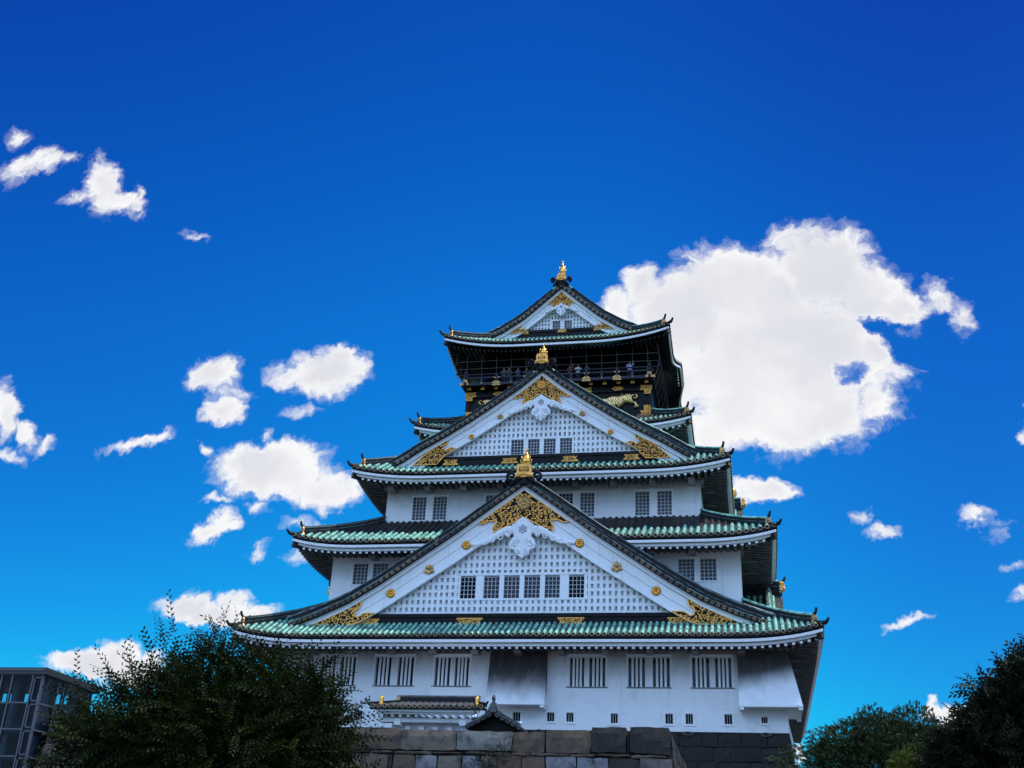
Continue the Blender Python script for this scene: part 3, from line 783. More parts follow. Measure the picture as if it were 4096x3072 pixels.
def TE(x0, yc): return lambda u, w, z: (x0-w, yc+u, z)
def TW(x0, yc): return lambda u, w, z: (-x0+w, yc-u, z)

def lattice(y0, C, BW, z0, umax, pitch, rows, panel=None):
    la = MB(); yb = y0+.60; yf = y0+.36
    poly = [(-umax-.8, z0)]
    top = [(u, C(u)-BW(u)+.35) for u in [umax+.8-(umax+.8)*i/12 for i in range(13)]]
    top = [(u, max(z, z0+.01)) for u, z in top]
    poly = [(-u, z) for u, z in top][:-1]+list(reversed(top))
    la.plate([(a, b) for a, b in poly]+[(umax+.8, z0), (-umax-.8, z0)][0:0], yb, yb+.1, 1)
    n = int(umax/pitch)
    def zin(u): return C(u)-BW(u)+.2
    segs = lambda lo, hi, x: [(lo, hi)] if not panel or not (panel[0] < x < panel[1]) else [(lo, panel[2]), (panel[3], hi)]
    for i in range(-n-1, n+1):
        x = (i+.5)*pitch; w = pitch*.27
        hi = zin(abs(x)+w)
        for (a, b) in segs(z0, hi, x):
            if b > a+.05: la.box(x-w, x+w, yf, yb, a, b)
    z = z0; 
    for k in range(rows):
        lo, hi = 0.0, umax+.9
        while hi-lo > .01:
            m = (lo+hi)/2
            if zin(m) > z+.1: lo = m
            else: hi = m
        if panel and panel[2]-pitch*.5 < z < panel[3]:
            if lo > panel[1]+.1: la.box(-lo, panel[0], yf+.012, yb, z, z+pitch*.52); la.box(panel[1], lo, yf+.012, yb, z, z+pitch*.52)
        elif lo > .2: la.box(-lo, lo, yf+.012, yb, z, z+pitch*.52)
        z += pitch*1.28
    if panel:
        a, b, c, d = panel
        la.box(a, b, yf-.02, yf+.02, d-.16, d); la.box(a, b, yf-.02, yf+.02, c, c+.12)
    return la
def rosette(x, z, r, y, parent, matl, kiri=False):
    mb = MB()
    if kiri:
        for (dx, h, w) in ((0,1.15,.34),(-.52,.85,.28),(.52,.85,.28)): mb.ball((x+dx*r, y-.05, z+h*r*.5), (w*r, .06, h*r*.55), 0, 8, 6)
        for (dx, dz) in ((0,-.55),(-.62,-.28),(.62,-.28)): mb.ball((x+dx*r, y-.04, z+dz*r), (.5*r, .06, .42*r), 0, 8, 6)
    else:
        mb.tube([(x,y+.02,z),(x,y-.03,z)], r, 20)
        for k in range(10):
            t = 2*PI*k/10; mb.ball((x+.62*r*math.cos(t), y-.05, z+.62*r*math.sin(t)), (.26*r, .05, .26*r), 0, 7, 4)
        mb.ball((x, y-.05, z), (.24*r, .08, .24*r), 0, 8, 4)
    return mb.build('gold_crest', matl, parent, smooth=True)
def fish(T, z0, h, s, parent=None):
    """dolphin-fish ridge ornament: head down, body curling up, tail fin spread"""
    mb = MB(T); pts = []; rr = []
    n = 34
    for i in range(n+1):
        t = i/n
        w = .42-.62*math.sin(PI*min(t*1.25, 1))*1.0+.25*max(0, t-.55)*2
        pts.append((.0+.05*math.sin(5*t), w*s*1.1, z0+h*.86*t))
        base = np.interp(t, [0,.06,.25,.5,.75,.9,1], [.46,.52,.50,.42,.30,.18,.10])
        rr.append(s*base*(1.07 if i % 3 == 0 else .93 if i % 3 == 1 else 1.0))
    mb.tube(pts, rr, 10, 0)
    top = pts[-1]
    for (dx, dz, dw) in ((-.10,.30,.1),(.12,.34,-.02),(.02,.5,.2)):
        mb.tube([top, (top[0]+dx*s, top[1]-dw*s, top[2]+dz*s*1.15)], [.1*s,.02*s], 5, 0, flat=.4)
    for sx in (-1, 1):
        mb.tube([(sx*.25*s,.1*s,z0+.12*h),(sx*.52*s,.0,z0+.26*h),(sx*.60*s,-.05*s,z0+.42*h)], [.1*s,.09*s,.03*s], 5, 0, flat=.4)
        mb.tube([(sx*.2*s,.05*s,z0+.36*h),(sx*.46*s,-.05*s,z0+.46*h),(sx*.50*s,-.08*s,z0+.58*h)], [.08*s,.06*s,.02*s], 5, 0, flat=.4)
        mb.ball((sx*.2*s,-.26*s+.3*s,z0+.1*h), .09*s)
    mb.ball((0,.36*s,z0+.02*h), (.34*s,.34*s,.2*s))
    return mb.build('ridge_fish', M_GOLD, parent or keep, smooth=True)
def end_plate(T, zc0, zc1, wb, wt, scroll=True):
    mb = MB(T); zm = zc0+(zc1-zc0)*.3
    o = [(-wb,zc0),(wb,zc0),(wb*.86,zm-.1),(wb*.76,zm+.15),(wt,zc1-.12),(wt*.82,zc1),(-wt*.82,zc1),(-wt,zc1-.12),(-wb*.76,zm+.15),(-wb*.86,zm-.1)]
    mb.plate(o, -.55, -.3, 0)
    i0 = [(-wt*.66,zm+.12),(wt*.66,zm+.12),(wt*.58,zc1-.2),(-wt*.58,zc1-.2)]
    mb.plate(i0, -.565, -.545, 1)
    for k in range(-2, 3):
        x = k*wt*.22; mb.tube([(x*.8,-.58,zm+.12),(x,-.58,zc1-.24)], .022, 4, 0)
    for k in range(3):
        z = zm+.2+k*(zc1-.3-zm-.2)/2.4
        for sx in (-1, 1):
            mb.tube([(0,-.58,z),(sx*wt*.3,-.585,z+.1),(sx*wt*.5,-.58,z)], .022, 4, 0)
    for k in range(-3, 4): mb.ball((k*wb*.24,-.56,zc0+.12+.1*(3-abs(k))*.5), (.12,.08,.13), 0, 8, 5)
    p = mb.build('ridge_end_plate', [M_GOLDM, M_LACQ], keep)
    if scroll:
        sm = MB(T)
        for sx in (-1, 1):
            sp_ = [(sx*(wb*1.05+.0+a), -.42, c) for a, c in spiral(.18, zc0+.12, wb*.52, 1.3, -PI*.5, 1, 18)]
            sm.tube(sp_, [.13-.004*i for i in range(19)], 6, 0)
            sm.tube([(sx*.2,-.42,zc0-.05),(sx*wb*.9,-.42,zc0-.25),(sx*wb*1.5,-.42,zc0-.55)], [.2,.18,.08], 6, 0)
        sm.box(-wb, wb, -.5, .3, zc0-.45, zc0+.02, 0)
        sm.build('ridge_scroll', M_LACQ, p)
    return p
def pendant(y, za, zi, zb_, w, wing, par):
    """white carved gable pendant with scrolled wings"""
    mb = MB(); h = za-zb_
    heart = [(-.80*w, za-.80*w*.74), (0, za), (.80*w, za-.80*w*.74), (.62*w, zb_+h*.52), (.82*w, zb_+h*.46), (.98*w, zb_+h*.34), (.88*w, zb_+h*.24), (.55*w, zb_+h*.20), (.46*w, zb_+h*.09), (.2*w, zb_+h*.06), (0, zb_),
             (-.2*w, zb_+h*.06), (-.46*w, zb_+h*.09), (-.55*w, zb_+h*.20), (-.88*w, zb_+h*.24), (-.98*w, zb_+h*.34), (-.82*w, zb_+h*.46), (-.62*w, zb_+h*.52)]
    mb.plate(heart, y-.12, y+.1)
    for s in (-1, 1):
        for (cx, cz, r) in ((.62, .35, .26), (.3, .16, .2), (.35, .42, .18)):
            mb.tube([(a, y-.14, c) for a, c in spiral(s*cx*w, zb_+h*cz, r*w, 1.3, PI/2, s, 12)], [.05*w]*13, 5)
        wl = wing-w*.55
        zz = zb_+h*.52
        mb.tube([(a, y-.1, c) for a, c in spiral(s*(w*.95), zz+.12*h, .36*w, 1.4, -PI/2, s, 14)], [.13*w-.004*w*i for i in range(15)], 6)
        P_ = [(s*(w*.75+wl*t), y-.06, zz+.16*h-(.36*h)*t+.05*h*math.sin(7*t)) for t in [i/10 for i in range(11)]]
        mb.tube(P_, [w*(.34-.24*i/10) for i in range(11)], 7, flat=.5)
        for k in range(4):
            t = .3+.19*k; q = (s*(w*.75+wl*t), zz+.10*h-(.36*h)*t)
            mb.tube([(a, y-.13, c) for a, c in spiral(q[0], q[1], w*(.26-.03*k), 1.1, PI*.3, s, 8)], [.05*w]*9, 5)
    # crest in low relief
    for k in range(6):
        t = PI/6+k*PI/3; c = (0, zb_+h*.70)
        mb.ball((c[0]+.22*w*math.cos(t), y-.12, c[1]+.22*w*math.sin(t)), (.13*w,.05,.13*w), 1, 7, 4)
    mb.ball((0, y-.12, zb_+h*.70), (.1*w,.08,.1*w), 1, 7, 4)
    return mb.build('carved_pendant', [M_TRIM, M_BAR], par)
def bowtie(x, z0, z1, w, y, par):
    h = z1-z0
    poly = [(x-w, z0), (x+w, z0), (x+w*.72, z0+h*.28), (x+w*.62, z0+h*.52), (x+w*.68, z0+h*.7), (x+w*.86, z1), (x-w*.86, z1), (x-w*.68, z0+h*.7), (x-w*.62, z0+h*.52), (x-w*.72, z0+h*.28)]
    mb = MB(); filigree(mb, poly, y, .07, .15, .035, tr=.026)
    return mb.build('gold_plate', [M_LACQ, M_GOLDM], par)

G1C = [(0,28.15),(1.52,27.05),(3.05,25.92),(4.5,24.83),(6.0,23.80),(7.45,22.81),(9.36,21.5),(11.42,20.24),(13.44,19.34),(15.1,18.73),(16.3,18.38)]
G3C = [(0,38.93),(1.5,37.67),(3.3,36.37),(5.1,35.12),(6.9,33.98),(8.75,32.92),(10.2,31.95),(11.0,31.55)]
G5C = [(0,50.32),(1.58,48.86),(3.15,47.46),(4.8,46.36),(5.9,45.85)]
def front_gable(y0, curve, bw, zlo, zhi, depth, uend, ringp, kud, pitch, rows, umax, panel, wins, sh, gold_s):
    roof, barge, C, BW = gable(TF(y0), curve, bw, zlo, zhi, depth, uend, ringp, kud, tile=M_GTILE if y0 < 0 else None, kdark=y0 < 0)
    la = lattice(y0, C, BW, zhi, umax, pitch, rows, panel)
    lo = la.build('lattice_panel', [M_TRIM, M_LATBACK], keep)
    bd = MB(); bd.box(-curve[-2][0]+.4, curve[-2][0]-.4, y0+.14, y0+.55, zlo-.5, zhi-.24); bd.box(-umax-1.5, umax+1.5, y0+.08, y0+.55, zhi-.235, zhi-.005)
    band = bd.build('black_beam', M_LACQ, keep)
    for h in wins:
        window(h[0], h[1], h[2], h[3], y0+.36, 4 if pitch > .3 else 3, 5, M_VOID if len(h) > 4 else M_GLASS, depth=.2, bt=.022)
    return roof, barge, C, BW, band
# lower gable
w1 = [(-4.08,-3.06,20.7,22.1,1),(-2.52,-1.49,20.7,22.1),(-1.19,-.16,20.7,22.1),(.14,1.18,20.7,22.1),(1.49,2.47,20.7,22.1),(3.05,4.04,20.7,22.1,1)]
r1, b1, C1, B1, band1 = front_gable(-.48, G1C, 2.02, 18.72, 19.64, 5.5, 16.2, .355, .6, .38, 14, 9.3, (-4.22,4.22,20.56,22.36), w1, None, 1)
def post(*a):
    m_ = MB(); m_.box(*a); m_.build('window_post', M_TRIM, keep)
for (a, b) in ((-3.06,-2.52),(-1.49,-1.19),(-.16,.14),(1.18,1.49),(2.47,3.05),(-4.22,-4.08),(4.04,4.22)): post(a, b, -.13, .1, 20.68, 22.19)
r3, b3, C3, B3, band3 = front_gable(4.42, G3C, 1.6, 31.55, 32.47, 6.9, 10.75, .36, .5, .345, 14, 6.5, (-2.36,2.42,32.47,33.92),
    [(-2.2,-1.28,32.55,33.74),(-.95,-.1,32.55,33.74),(.21,1.08,32.55,33.74),(1.4,2.28,32.55,33.74)], None, 1)
for (a, b) in ((-1.28,-.95),(-.1,.21),(1.08,1.4),(-2.36,-2.2),(2.28,2.42)): post(a, b, 4.773, 5.0, 32.5, 33.85)
r5, b5, C5, B5, band5 = front_gable(11.89, G5C, 1.2, 45.9, 46.63, 11.8, 5.8, .34, .4, .27, 12, 3.2, (-.9,1.0,46.66,47.68),
    [(-.76,-.12,46.8,47.53),(.24,.88,46.8,47.53)], None, 1)
for (a, b) in ((-.12,.24),(-.9,-.76),(.88,1.0)): post(a, b, 12.243, 12.45, 46.7, 47.62)
# gilt fittings
def crest_plate(y, za, C, BW, u1, n1, u2, par, border, rmin, rmax):
    ins = .33
    for s in (-1, 1):
        P_ = [(0, C(0)-ins+.05)]+[(u, C(u)-ins) for u in (u1*.33, u1*.66, u1)]
        P_ += [(u1*.9, C(u1*.9)-ins-.28*n1), (u1*.78, C(u1*.78)-ins-.36*n1), (u1*.66, C(u1*.66)-ins-.62*n1), (u1*.60, C(u1*.6)-ins-.58*n1), (u1*.62, C(u1*.62)-ins-.95*n1), (u1*.68, C(u1*.68)-ins-1.02*n1)]
        P_ += [(u2, C(u2)-BW(u2)+.02), (u2*.5, C(u2*.5)-BW(u2*.5)+.02), (0, za)]
        mb = MB(); filigree(mb, [(s*a, b) for a, b in P_], y, rmin, rmax, border, tr=.034*n1)
        mb.build('gold_crest_plate', [M_LACQ, M_GOLDM], par)
crest_plate(-.56, 25.98, C1, B1, 3.0, 1.0, 1.9, b1, .05, .12, .25)
crest_plate(4.34, 37.25, C3, B3, 2.08, .75, 1.38, b3, .035, .09, .18)
crest_plate(11.82, 49.12, C5, B5, 1.1, .55, .68, b5, .028, .07, .13)
def foot_plate(y, C, ins, ua, ub, uc, zbot, par, n1, border, rmin, rmax, BW):
    # gilt corner at the foot of the barge board
    for s in (-1, 1):
        za = C(ua)-ins
        P_ = [(ua, za), (ua+.1*n1, za-.42*n1), (ua+.42*n1, za-.62*n1), (ua+.40*n1, za-.98*n1), (ua+.15*n1, za-1.08*n1), (ua-.15*n1, za-.85*n1), (ua-.45*n1, za-.78*n1), (ub, C(ub)-BW(ub)+.05),
              (ub+(uc[0]-ub)*.5, C(ub+(uc[0]-ub)*.5)-BW(ub+(uc[0]-ub)*.5)+.04), (uc[0], zbot), (uc[1], zbot), (ua+(uc[1]-ua)*.5, C(ua+(uc[1]-ua)*.5)-ins)]
        mb = MB(); filigree(mb, [(s*a, b) for a, b in P_], y, rmin, rmax, border, tr=.034*n1)
        mb.build('gold_corner_plate', [M_LACQ, M_GOLDM], par)
foot_plate(-.56, C1, .33, 10.55, 9.62, (11.35, 14.1), 18.79, b1, 1.0, .05, .12, .24, B1)
foot_plate(4.34, C3, .3, 6.85, 6.22, (7.6, 9.35), 31.84, b3, .72, .035, .09, .17, B3)
foot_plate(11.82, C5, .28, 3.3, 2.86, (3.55, 4.35), 46.36, b5, .42, .025, .06, .11, B5)
for s in (-1, 1):
    rosette(s*3.75, 24.15, .30, -.5, b1, M_GOLD); rosette(s*6.15, 22.52, .33, -.5, b1, M_GOLD2, True); rosette(s*8.63, 20.97, .30, -.5, b1, M_GOLD)
    rosette(s*5.11, 33.93, .21, 4.4, b3, M_GOLD); rosette(s*3.03, 35.46, .22, 4.4, b3, M_GOLD2, True)
    bowtie(s*3.27, 18.79, 19.33, 1.0, -.36, band1); bowtie(s*10.1, 18.80, 19.3, .95, -.36, band1)
    bowtie(s*2.2, 31.86, 32.27, .62, 4.54, band3); bowtie(s*6.6, 31.86, 32.25, .6, 4.54, band3)
bowtie(.08, 46.34, 46.54, .4, 12.0, band5)
for s in (-1, 1): bowtie(s*3.0, 46.34, 46.55, .3, 12.0, band5)
for (x, z, r, y, pr, mm) in ((0, 26.86, .44, -.6, b1, M_GOLD2), (0, 37.82, .34, 4.28, b3, M_GOLDM), (0, 49.55, .19, 11.77, b5, M_GOLDM)):
    mb = MB(); mb.tube([(x,y+.06,z),(x,y-.05,z)], r, 24)
    for k in range(12):
        t = 2*PI*(k+.5)/12; mb.ball((x+.6*r*math.cos(t), y-.06, z+.6*r*math.sin(t)), (.22*r, .05, .22*r), 0, 7, 4)
    mb.ball((x, y-.07, z), (.2*r, .08, .2*r), 0, 8, 4); mb.build('medallion', mm, pr, smooth=True)
pendant(-.5, 26.0, 24.9, 23.19, .92, 3.25, b1)
pendant(4.38, 37.1, 36.3, 35.0, .74, 2.3, b3)
pendant(11.85, 48.95, 48.4, 47.75, .42, 1.35, b5)
for (y0, zc0, zc1, wb, wt, zt, s) in ((-.48, 28.62, 29.55, .64, .50, 31.0, .62), (4.42, 39.46, 40.25, .54, .42, 41.53, .5), (11.89, 50.95, 51.58, .44, .36, 53.4, .5)):
    end_plate(TF(y0), zc0, zc1, wb, wt)
    fish(TF(y0+.05), zc1-.1, zt-zc1+.1, s)
# east and west side gables
def side_gable(Tm, apex, wd, ht, depth, fishy):
    cv = [(0, apex), (wd*.25, apex-ht*.30), (wd*.5, apex-ht*.57), (wd*.75, apex-ht*.81), (wd, apex-ht)]
    roof, barge, C, BW = gable(Tm, cv, 1.0, apex-ht-.1, apex-ht+.3, depth, wd+.3, .42, .5)
    mb = MB(Tm); mb.add([(-wd+.6, .5, apex-ht-.3), (wd-.6, .5, apex-ht-.3), (0, .5, apex-.6)], [(0,1,2)]); mb.build('gable_panel', M_TRIM, keep)
    end_plate(Tm, apex+.42, apex+1.05, .42, .34, False)
    if fishy: fish(lambda u, w, z: Tm(u, w+.45, z), apex+1.0, 1.75, .6)
    else:
        h = MB(Tm); h.tube([(0,0,apex+.95),(0,-.35,apex+1.0),(0,-.6,apex+1.2),(0,-.68,apex+1.45)], [.12,.11,.1,.06], 7); h.build('ridge_horn', M_DARK, keep)
for Tf in (TE, TW):
    side_gable(Tf(13.75, YC), 32.35, 6.0, 4.4, 3.4, True)
    for yc in (9.6, 26.0): side_gable(Tf(16.15, yc), 23.2, 3.9, 3.2, 3.4, False)

# ---- top storey: black lacquered body, balcony, net, gold tigers
tb = MB(); hb = 7.45
tb.box(-hb, hb, 11.25, 2*YC-11.25, 37.6, 40.98)
for x in (-hb, -2.3, 2.3, hb): tb.box(x-.27 if x > 0 else x-.05, x+.05 if x > 0 else x+.27, 11.12, 11.3, 37.7, 40.6)
tb.box(-hb-.1, hb+.1, 11.1, 11.3, 40.25, 40.72); tb.box(-hb-.1, hb+.1, 11.1, 11.3, 38.0, 38.5)
tb.build('black_wall', M_LACQ, keep)
ib = MB(); ib.box(-6.35, 6.35, 12.5, 2*YC-12.5, 41.1, 45.2)
for x in (-6.3,-3.8,-1.3,1.3,3.8,6.3): ib.box(x-.18, x+.18, 12.38, 12.52, 41.1, 44.4)
ib.build('black_wall', M_LACQ, keep)
bl = MB(); bl.box(-7.75, 7.75, 10.35, 2*YC-10.35, 40.96, 41.1)
balcony = bl.build('balcony', M_LACQ, keep)
rl = MB(); HX = 7.42; yr = 10.42
def rail_all(mb, z0, z1, d, m=0):
    mb.box(-HX-.35, HX+.35, yr-d, yr+d, z0, z1, m)
    for sx in (-1, 1): mb.box(sx*HX-d, sx*HX+d, yr-.35, 2*YC-yr+.35, z0, z1, m)
for (a, b, d) in ((41.93,42.01,.05),(41.60,41.73,.06),(40.98,41.22,.10)): rail_all(rl, a, b, d)
px_ = [-7.3+1.217*i for i in range(13)]
for i, x in enumerate(px_): rl.box(x-.1, x+.1, yr-.085, yr+.085, 41.2, 41.62 if i % 2 else 41.95)
for sx in (-1, 1):
    for y in np.arange(yr+1.2, 2*YC-yr, 1.2): rl.box(sx*HX-.08, sx*HX+.08, y-.1, y+.1, 41.2, 41.7)
    rl.box(sx*HX-.13, sx*HX+.13, yr-.13, yr+.13, 41.0, 42.15); rl.ball((sx*HX, yr, 42.28), (.12,.12,.17))
    rl.tube([(sx*(HX+.35),yr,41.97),(sx*(HX+.65),yr,42.0),(sx*(HX+.85),yr,42.12)], [.06,.06,.07], 6)
rl.build('railing', M_RAIL, balcony)
def gold(fn, par=balcony, mats=None):
    m_ = MB(); fn(m_); m_.build('gold_fitting', mats or M_GOLD2, par)
for i, x in enumerate(px_):
    if i % 2 == 0 and abs(x) < 7:
        gold(lambda g: (g.plate([(x-.36,40.9),(x+.36,40.9),(x+.3,41.05),(x+.34,41.15),(x+.16,41.3),(x-.16,41.3),(x-.34,41.15),(x-.3,41.05)], yr-.14, yr-.1), [g.ball((x+dx,yr-.14,41.08+dz),(.09,.04,.06),0,6,4) for dx,dz in ((-.2,0),(.2,0),(0,.1),(0,-.08))]))
        gold(lambda g: g.plate([(x-.2,41.58),(x+.2,41.58),(x+.24,41.68),(x-.24,41.68)], yr-.085, yr-.065))
    elif abs(x) < 7: gold(lambda g: g.ball((x, yr-.12, 41.14), (.07,.05,.07), 0, 8, 5))
for sx in (-1, 1):
    gold(lambda g: g.plate([(sx*HX-.16,41.2),(sx*HX+.16,41.2),(sx*HX+.16,41.5),(sx*HX-.16,41.5)], yr-.17, yr-.14))
    gold(lambda g: g.plate([(sx*a+(0 if sx > 0 else 0), b) for a, b in ((HX-.36,41.0),(HX+.5,41.0),(HX+.4,41.1),(HX+.5,41.2),(HX-.36,41.2),(HX-.25,41.1))], yr-.165, yr-.14))
for i in range(14):
    x = -7.15+1.1*i
    gold(lambda g: (g.plate([(x-.14,40.74),(x+.14,40.74),(x+.14,40.94),(x-.14,40.94)], 10.66, 10.7, 0), g.ball((x, 10.655, 40.84), (.07,.02,.05), 1, 8, 4), g.box(x-.12, x+.12, 10.7, 11.2, 40.72, 40.95, 1)), keep, [M_GOLDM, M_LACQ])
GF = [[(x+.4*math.cos(t)*(1+.12*math.cos(6*t)), 40.49+.15*math.sin(t)*(1+.2*math.cos(6*t))) for t in [2*PI*k/20 for k in range(20)]] for x in (-4.8, 0, 4.85)]
GF += [[(x-.45,40.30),(x-.3,40.48),(x-.45,40.68),(x,40.6),(x+.45,40.68),(x+.3,40.48),(x+.45,40.30),(x,40.36)] for x in (-2.35, 2.35)]
for s in (-1, 1):
    GF += [[(s*a, b) for a, b in P_] for P_ in ([(7.52,40.3),(7.52,40.66),(6.62,40.66),(6.76,40.5),(6.6,40.3)], [(6.95,39.95),(7.42,39.95),(7.42,40.24),(6.95,40.24)], [(7.4,38.5),(7.4,38.98),(7.28,38.85),(7.17,38.98),(7.06,38.85),(6.93,38.98),(6.93,38.5)], [(7.55,38.1),(7.55,38.48),(6.6,38.48),(6.76,38.32),(6.6,38.1)])]
for P_ in GF: gold(lambda g: filigree(g, P_, 11.05, .05, .11, .025, mg=0, mk=1, tr=.022), keep, [M_GOLDM, M_LACQ])
# net: steel wires
nw = MB(); yn = 10.0
for i in range(15):
    x = -8.5+1.217*i
    if abs(x) > 8.05: continue
    nw.tube([(x,yn+.25,44.12),(x,yn,43.5),(x,yn+.02,42.4),(x,yn+.32,41.1)], .016, 4)
for z in (42.30, 42.97, 44.02): nw.tube([(-8.05,yn+.02,z),(8.05,yn+.02,z)], .016, 4)
for sx in (-1, 1):
    for k, y in enumerate(np.arange(yn, 2*YC-yn+.1, 1.6)):
        nw.tube([(sx*8.05,y,44.0),(sx*8.25,y,42.6),(sx*8.1,y,41.6),(sx*7.75,y,40.6)], .016, 4)
    for z in (42.3, 42.97): nw.tube([(sx*8.05,yn,z),(sx*8.22,yn+.6,z),(sx*8.22,2*YC-yn,z)], .016, 4)
nw.build('safety_net', M_WIRE, balcony)
TIG = [(3.53,39.6),(3.63,39.71),(4.03,39.72),(4.21,39.86),(4.6,39.9),(4.96,39.87),(5.13,39.93),(5.12,40.1),(5.22,40.11),(5.26,39.95),(5.49,40.04),(5.74,40.07),(6.03,39.96),(6.24,40.01),(6.42,39.9),(6.45,39.74),(6.33,39.59),(6.13,39.62),(6.06,39.70),(6.27,39.72),(6.34,39.82),(6.23,39.89),(6.03,39.86),(5.97,39.69),(6.06,39.37),(6.31,39.32),(6.35,39.16),(6.5,38.96),(6.45,38.85),(6.24,38.78),(6.08,38.82),(6.1,38.92),(6.2,38.97),(6.1,39.17),(5.78,39.21),(5.42,39.28),(5.25,39.13),(4.96,38.87),(4.75,38.9),(4.82,39.03),(4.61,38.89),(4.39,38.92),(4.0,39.05),(3.7,39.2),(3.5,39.4)]
M_TIGER = mat('gold_tiger_relief', (.85,.56,.20), .35, .8, bump=.1, bscale=14)
nt = M_TIGER.node_tree; wv = nt.nodes.new('ShaderNodeTexWave'); wv.inputs['Scale'].default_value = 1.9; wv.inputs['Distortion'].default_value = 9.0; wv.inputs['Detail'].default_value = 2; wv.inputs['Detail Scale'].default_value = 1.4
tcn = nt.nodes.new('ShaderNodeTexCoord'); tmp_ = nt.nodes.new('ShaderNodeMapping'); tmp_.inputs[2].default_value = (0, .5, 0); nt.links.new(tcn.outputs['Object'], tmp_.inputs[0]); nt.links.new(tmp_.outputs[0], wv.inputs[0])
mr = nt.nodes.new('ShaderNodeMapRange'); mr.interpolation_type = 'SMOOTHSTEP'; mr.inputs[1].default_value = .22; mr.inputs[2].default_value = .4; nt.links.new(wv.outputs['Fac'], mr.inputs[0])
mx = nt.nodes.new('ShaderNodeMix'); mx.data_type = 'RGBA'; mx.inputs[6].default_value = (.07,.04,.015,1); mx.inputs[7].default_value = (.92,.62,.24,1); nt.links.new(mr.outputs[0], mx.inputs[0]); nt.links.new(mx.outputs[2], nt.nodes['Principled BSDF'].inputs['Base Color'])
for s in (-1, 1):
    P_ = [(s*a, b) for a, b in TIG]
    mb = MB(); relief(mb, P_ if s > 0 else P_[::-1], 11.2, .22, 0, .09, .2); mb.build('gold_tiger', M_TIGER, keep, smooth=True)
# ------------------------------------------------------------------ ground
g = MB(); g.add([(-1500,-1500,0),(1500,-1500,0),(1500,1500,0),(-1500,1500,0)], [(0,1,2,3)])
M_GROUND = mat('gravel', (.12,.11,.10), .9, col2=(.08,.075,.068), nscale=.6, bump=.3, bscale=20)
go = g.build('ground', M_GROUND); go['kind'] = 'structure'

# ------------------------------------------------------------------ stone work
def stone(mb, x0, x1, z0, z1, y, bat, tint, R, dep=.6, bev=.035, zref=None, fine=True):
    """one squared block, front face towards -y, leaning back by bat per metre"""
    g_ = .018; zr = zref
    def yy(z): return y-(zr-z)*bat
    j = lambda: R.uniform(-.05, .05)
    c = [(x0+g_+j()*.6, z0+g_+j()), (x1-g_+j()*.6, z0+g_+j()), (x1-g_+j()*.6, z1-g_+j()*.6), (x0+g_+j()*.6, z1-g_+j()*.6)]
    mx_, mz = (x0+x1)/2, (z0+z1)/2
    f = R.uniform(-.06, .02); nx, nz = max(2, int((x1-x0)/.28)), max(2, int((z1-z0)/.26))
    if not fine: nx, nz = max(2, nx//2), max(2, nz//2)
    vs = []; G = {}
    ph = [R.uniform(0, 6.28) for _ in range(4)]
    for k in range(nz+1):
        for i in range(nx+1):
            s_, t = i/nx, k/nz
            a = (c[0][0]*(1-s_)+c[1][0]*s_)*(1-t)+(c[3][0]*(1-s_)+c[2][0]*s_)*t
            b = (c[0][1]*(1-s_)+c[1][1]*s_)*(1-t)+(c[3][1]*(1-s_)+c[2][1]*s_)*t
            ed = i in (0, nx) or k in (0, nz); co = i in (0, nx) and k in (0, nz)
            if ed:
                a += R.uniform(-.022, .022); b += R.uniform(-.022, .022)
                if co: a += (.012 if i == 0 else -.012); b += (.012 if k == 0 else -.012)
            d_ = f+(.03+R.uniform(0, .02) if ed else R.uniform(-.022, .022))+.02*math.sin(2.1*a+ph[0])*math.sin(2.6*b+ph[1])
            G[i, k] = len(vs); vs.append((a, yy(b)+d_, b))
    fs = [(G[i,k], G[i+1,k], G[i+1,k+1], G[i,k+1]) for k in range(nz) for i in range(nx)]
    rim = [G[i,0] for i in range(nx)]+[G[nx,k] for k in range(nz)]+[G[i,nz] for i in range(nx,0,-1)]+[G[0,k] for k in range(nz,0,-1)]
    o = len(vs); vs += [(vs[q][0], yy(vs[q][2])+dep, vs[q][2]) for q in rim]; n = len(rim)
    fs += [(rim[q], o+q, o+(q+1) % n, rim[(q+1) % n]) for q in range(n)]
    mb.add(vs, fs, 0, tint)
R = random.Random(11)
RY, RZ, BAT = -20.0, 9.52, .10
ram = MB()
warm = [(.115,.078,.052),(.135,.10,.07),(.16,.125,.095),(.10,.062,.042),(.125,.08,.052)]
cool = [(.175,.175,.195),(.19,.185,.20),(.14,.14,.155)]
dark = [(.020,.017,.015),(.016,.014,.013)]
def course(xs, z0, z1, tints, zref=RZ, y=RY, bat=BAT, mb=None):
    for i in range(len(xs)-1):
        zt = z1[i] if isinstance(z1, list) else z1
        stone(mb or ram, xs[i], xs[i+1], z0, zt, y, bat, tints[i % len(tints)], R, zref=zref)
course([-18.6,-16.2,-13.9,-11.3,-9.0,-6.3,-3.72,-1.25,1.28,3.84,5.31,7.28,8.85,8.98,10.72], 8.52, [9.6,9.5,9.47,9.5,9.46,9.47,9.46,9.42,9.4,9.4,9.48,9.66,9.54,9.67], [warm[0],warm[1],warm[4],warm[0],warm[2],warm[1],warm[0],warm[2],(.20,.188,.168),warm[4],warm[0],dark[0],dark[1],dark[1]])
xs = [-18.75]; 
while xs[-1] < 10.3: xs.append(min(xs[-1]+R.uniform(.7,1.8), 10.75))
course(xs, 8.36, 8.5, [warm[0],warm[3],warm[1]])
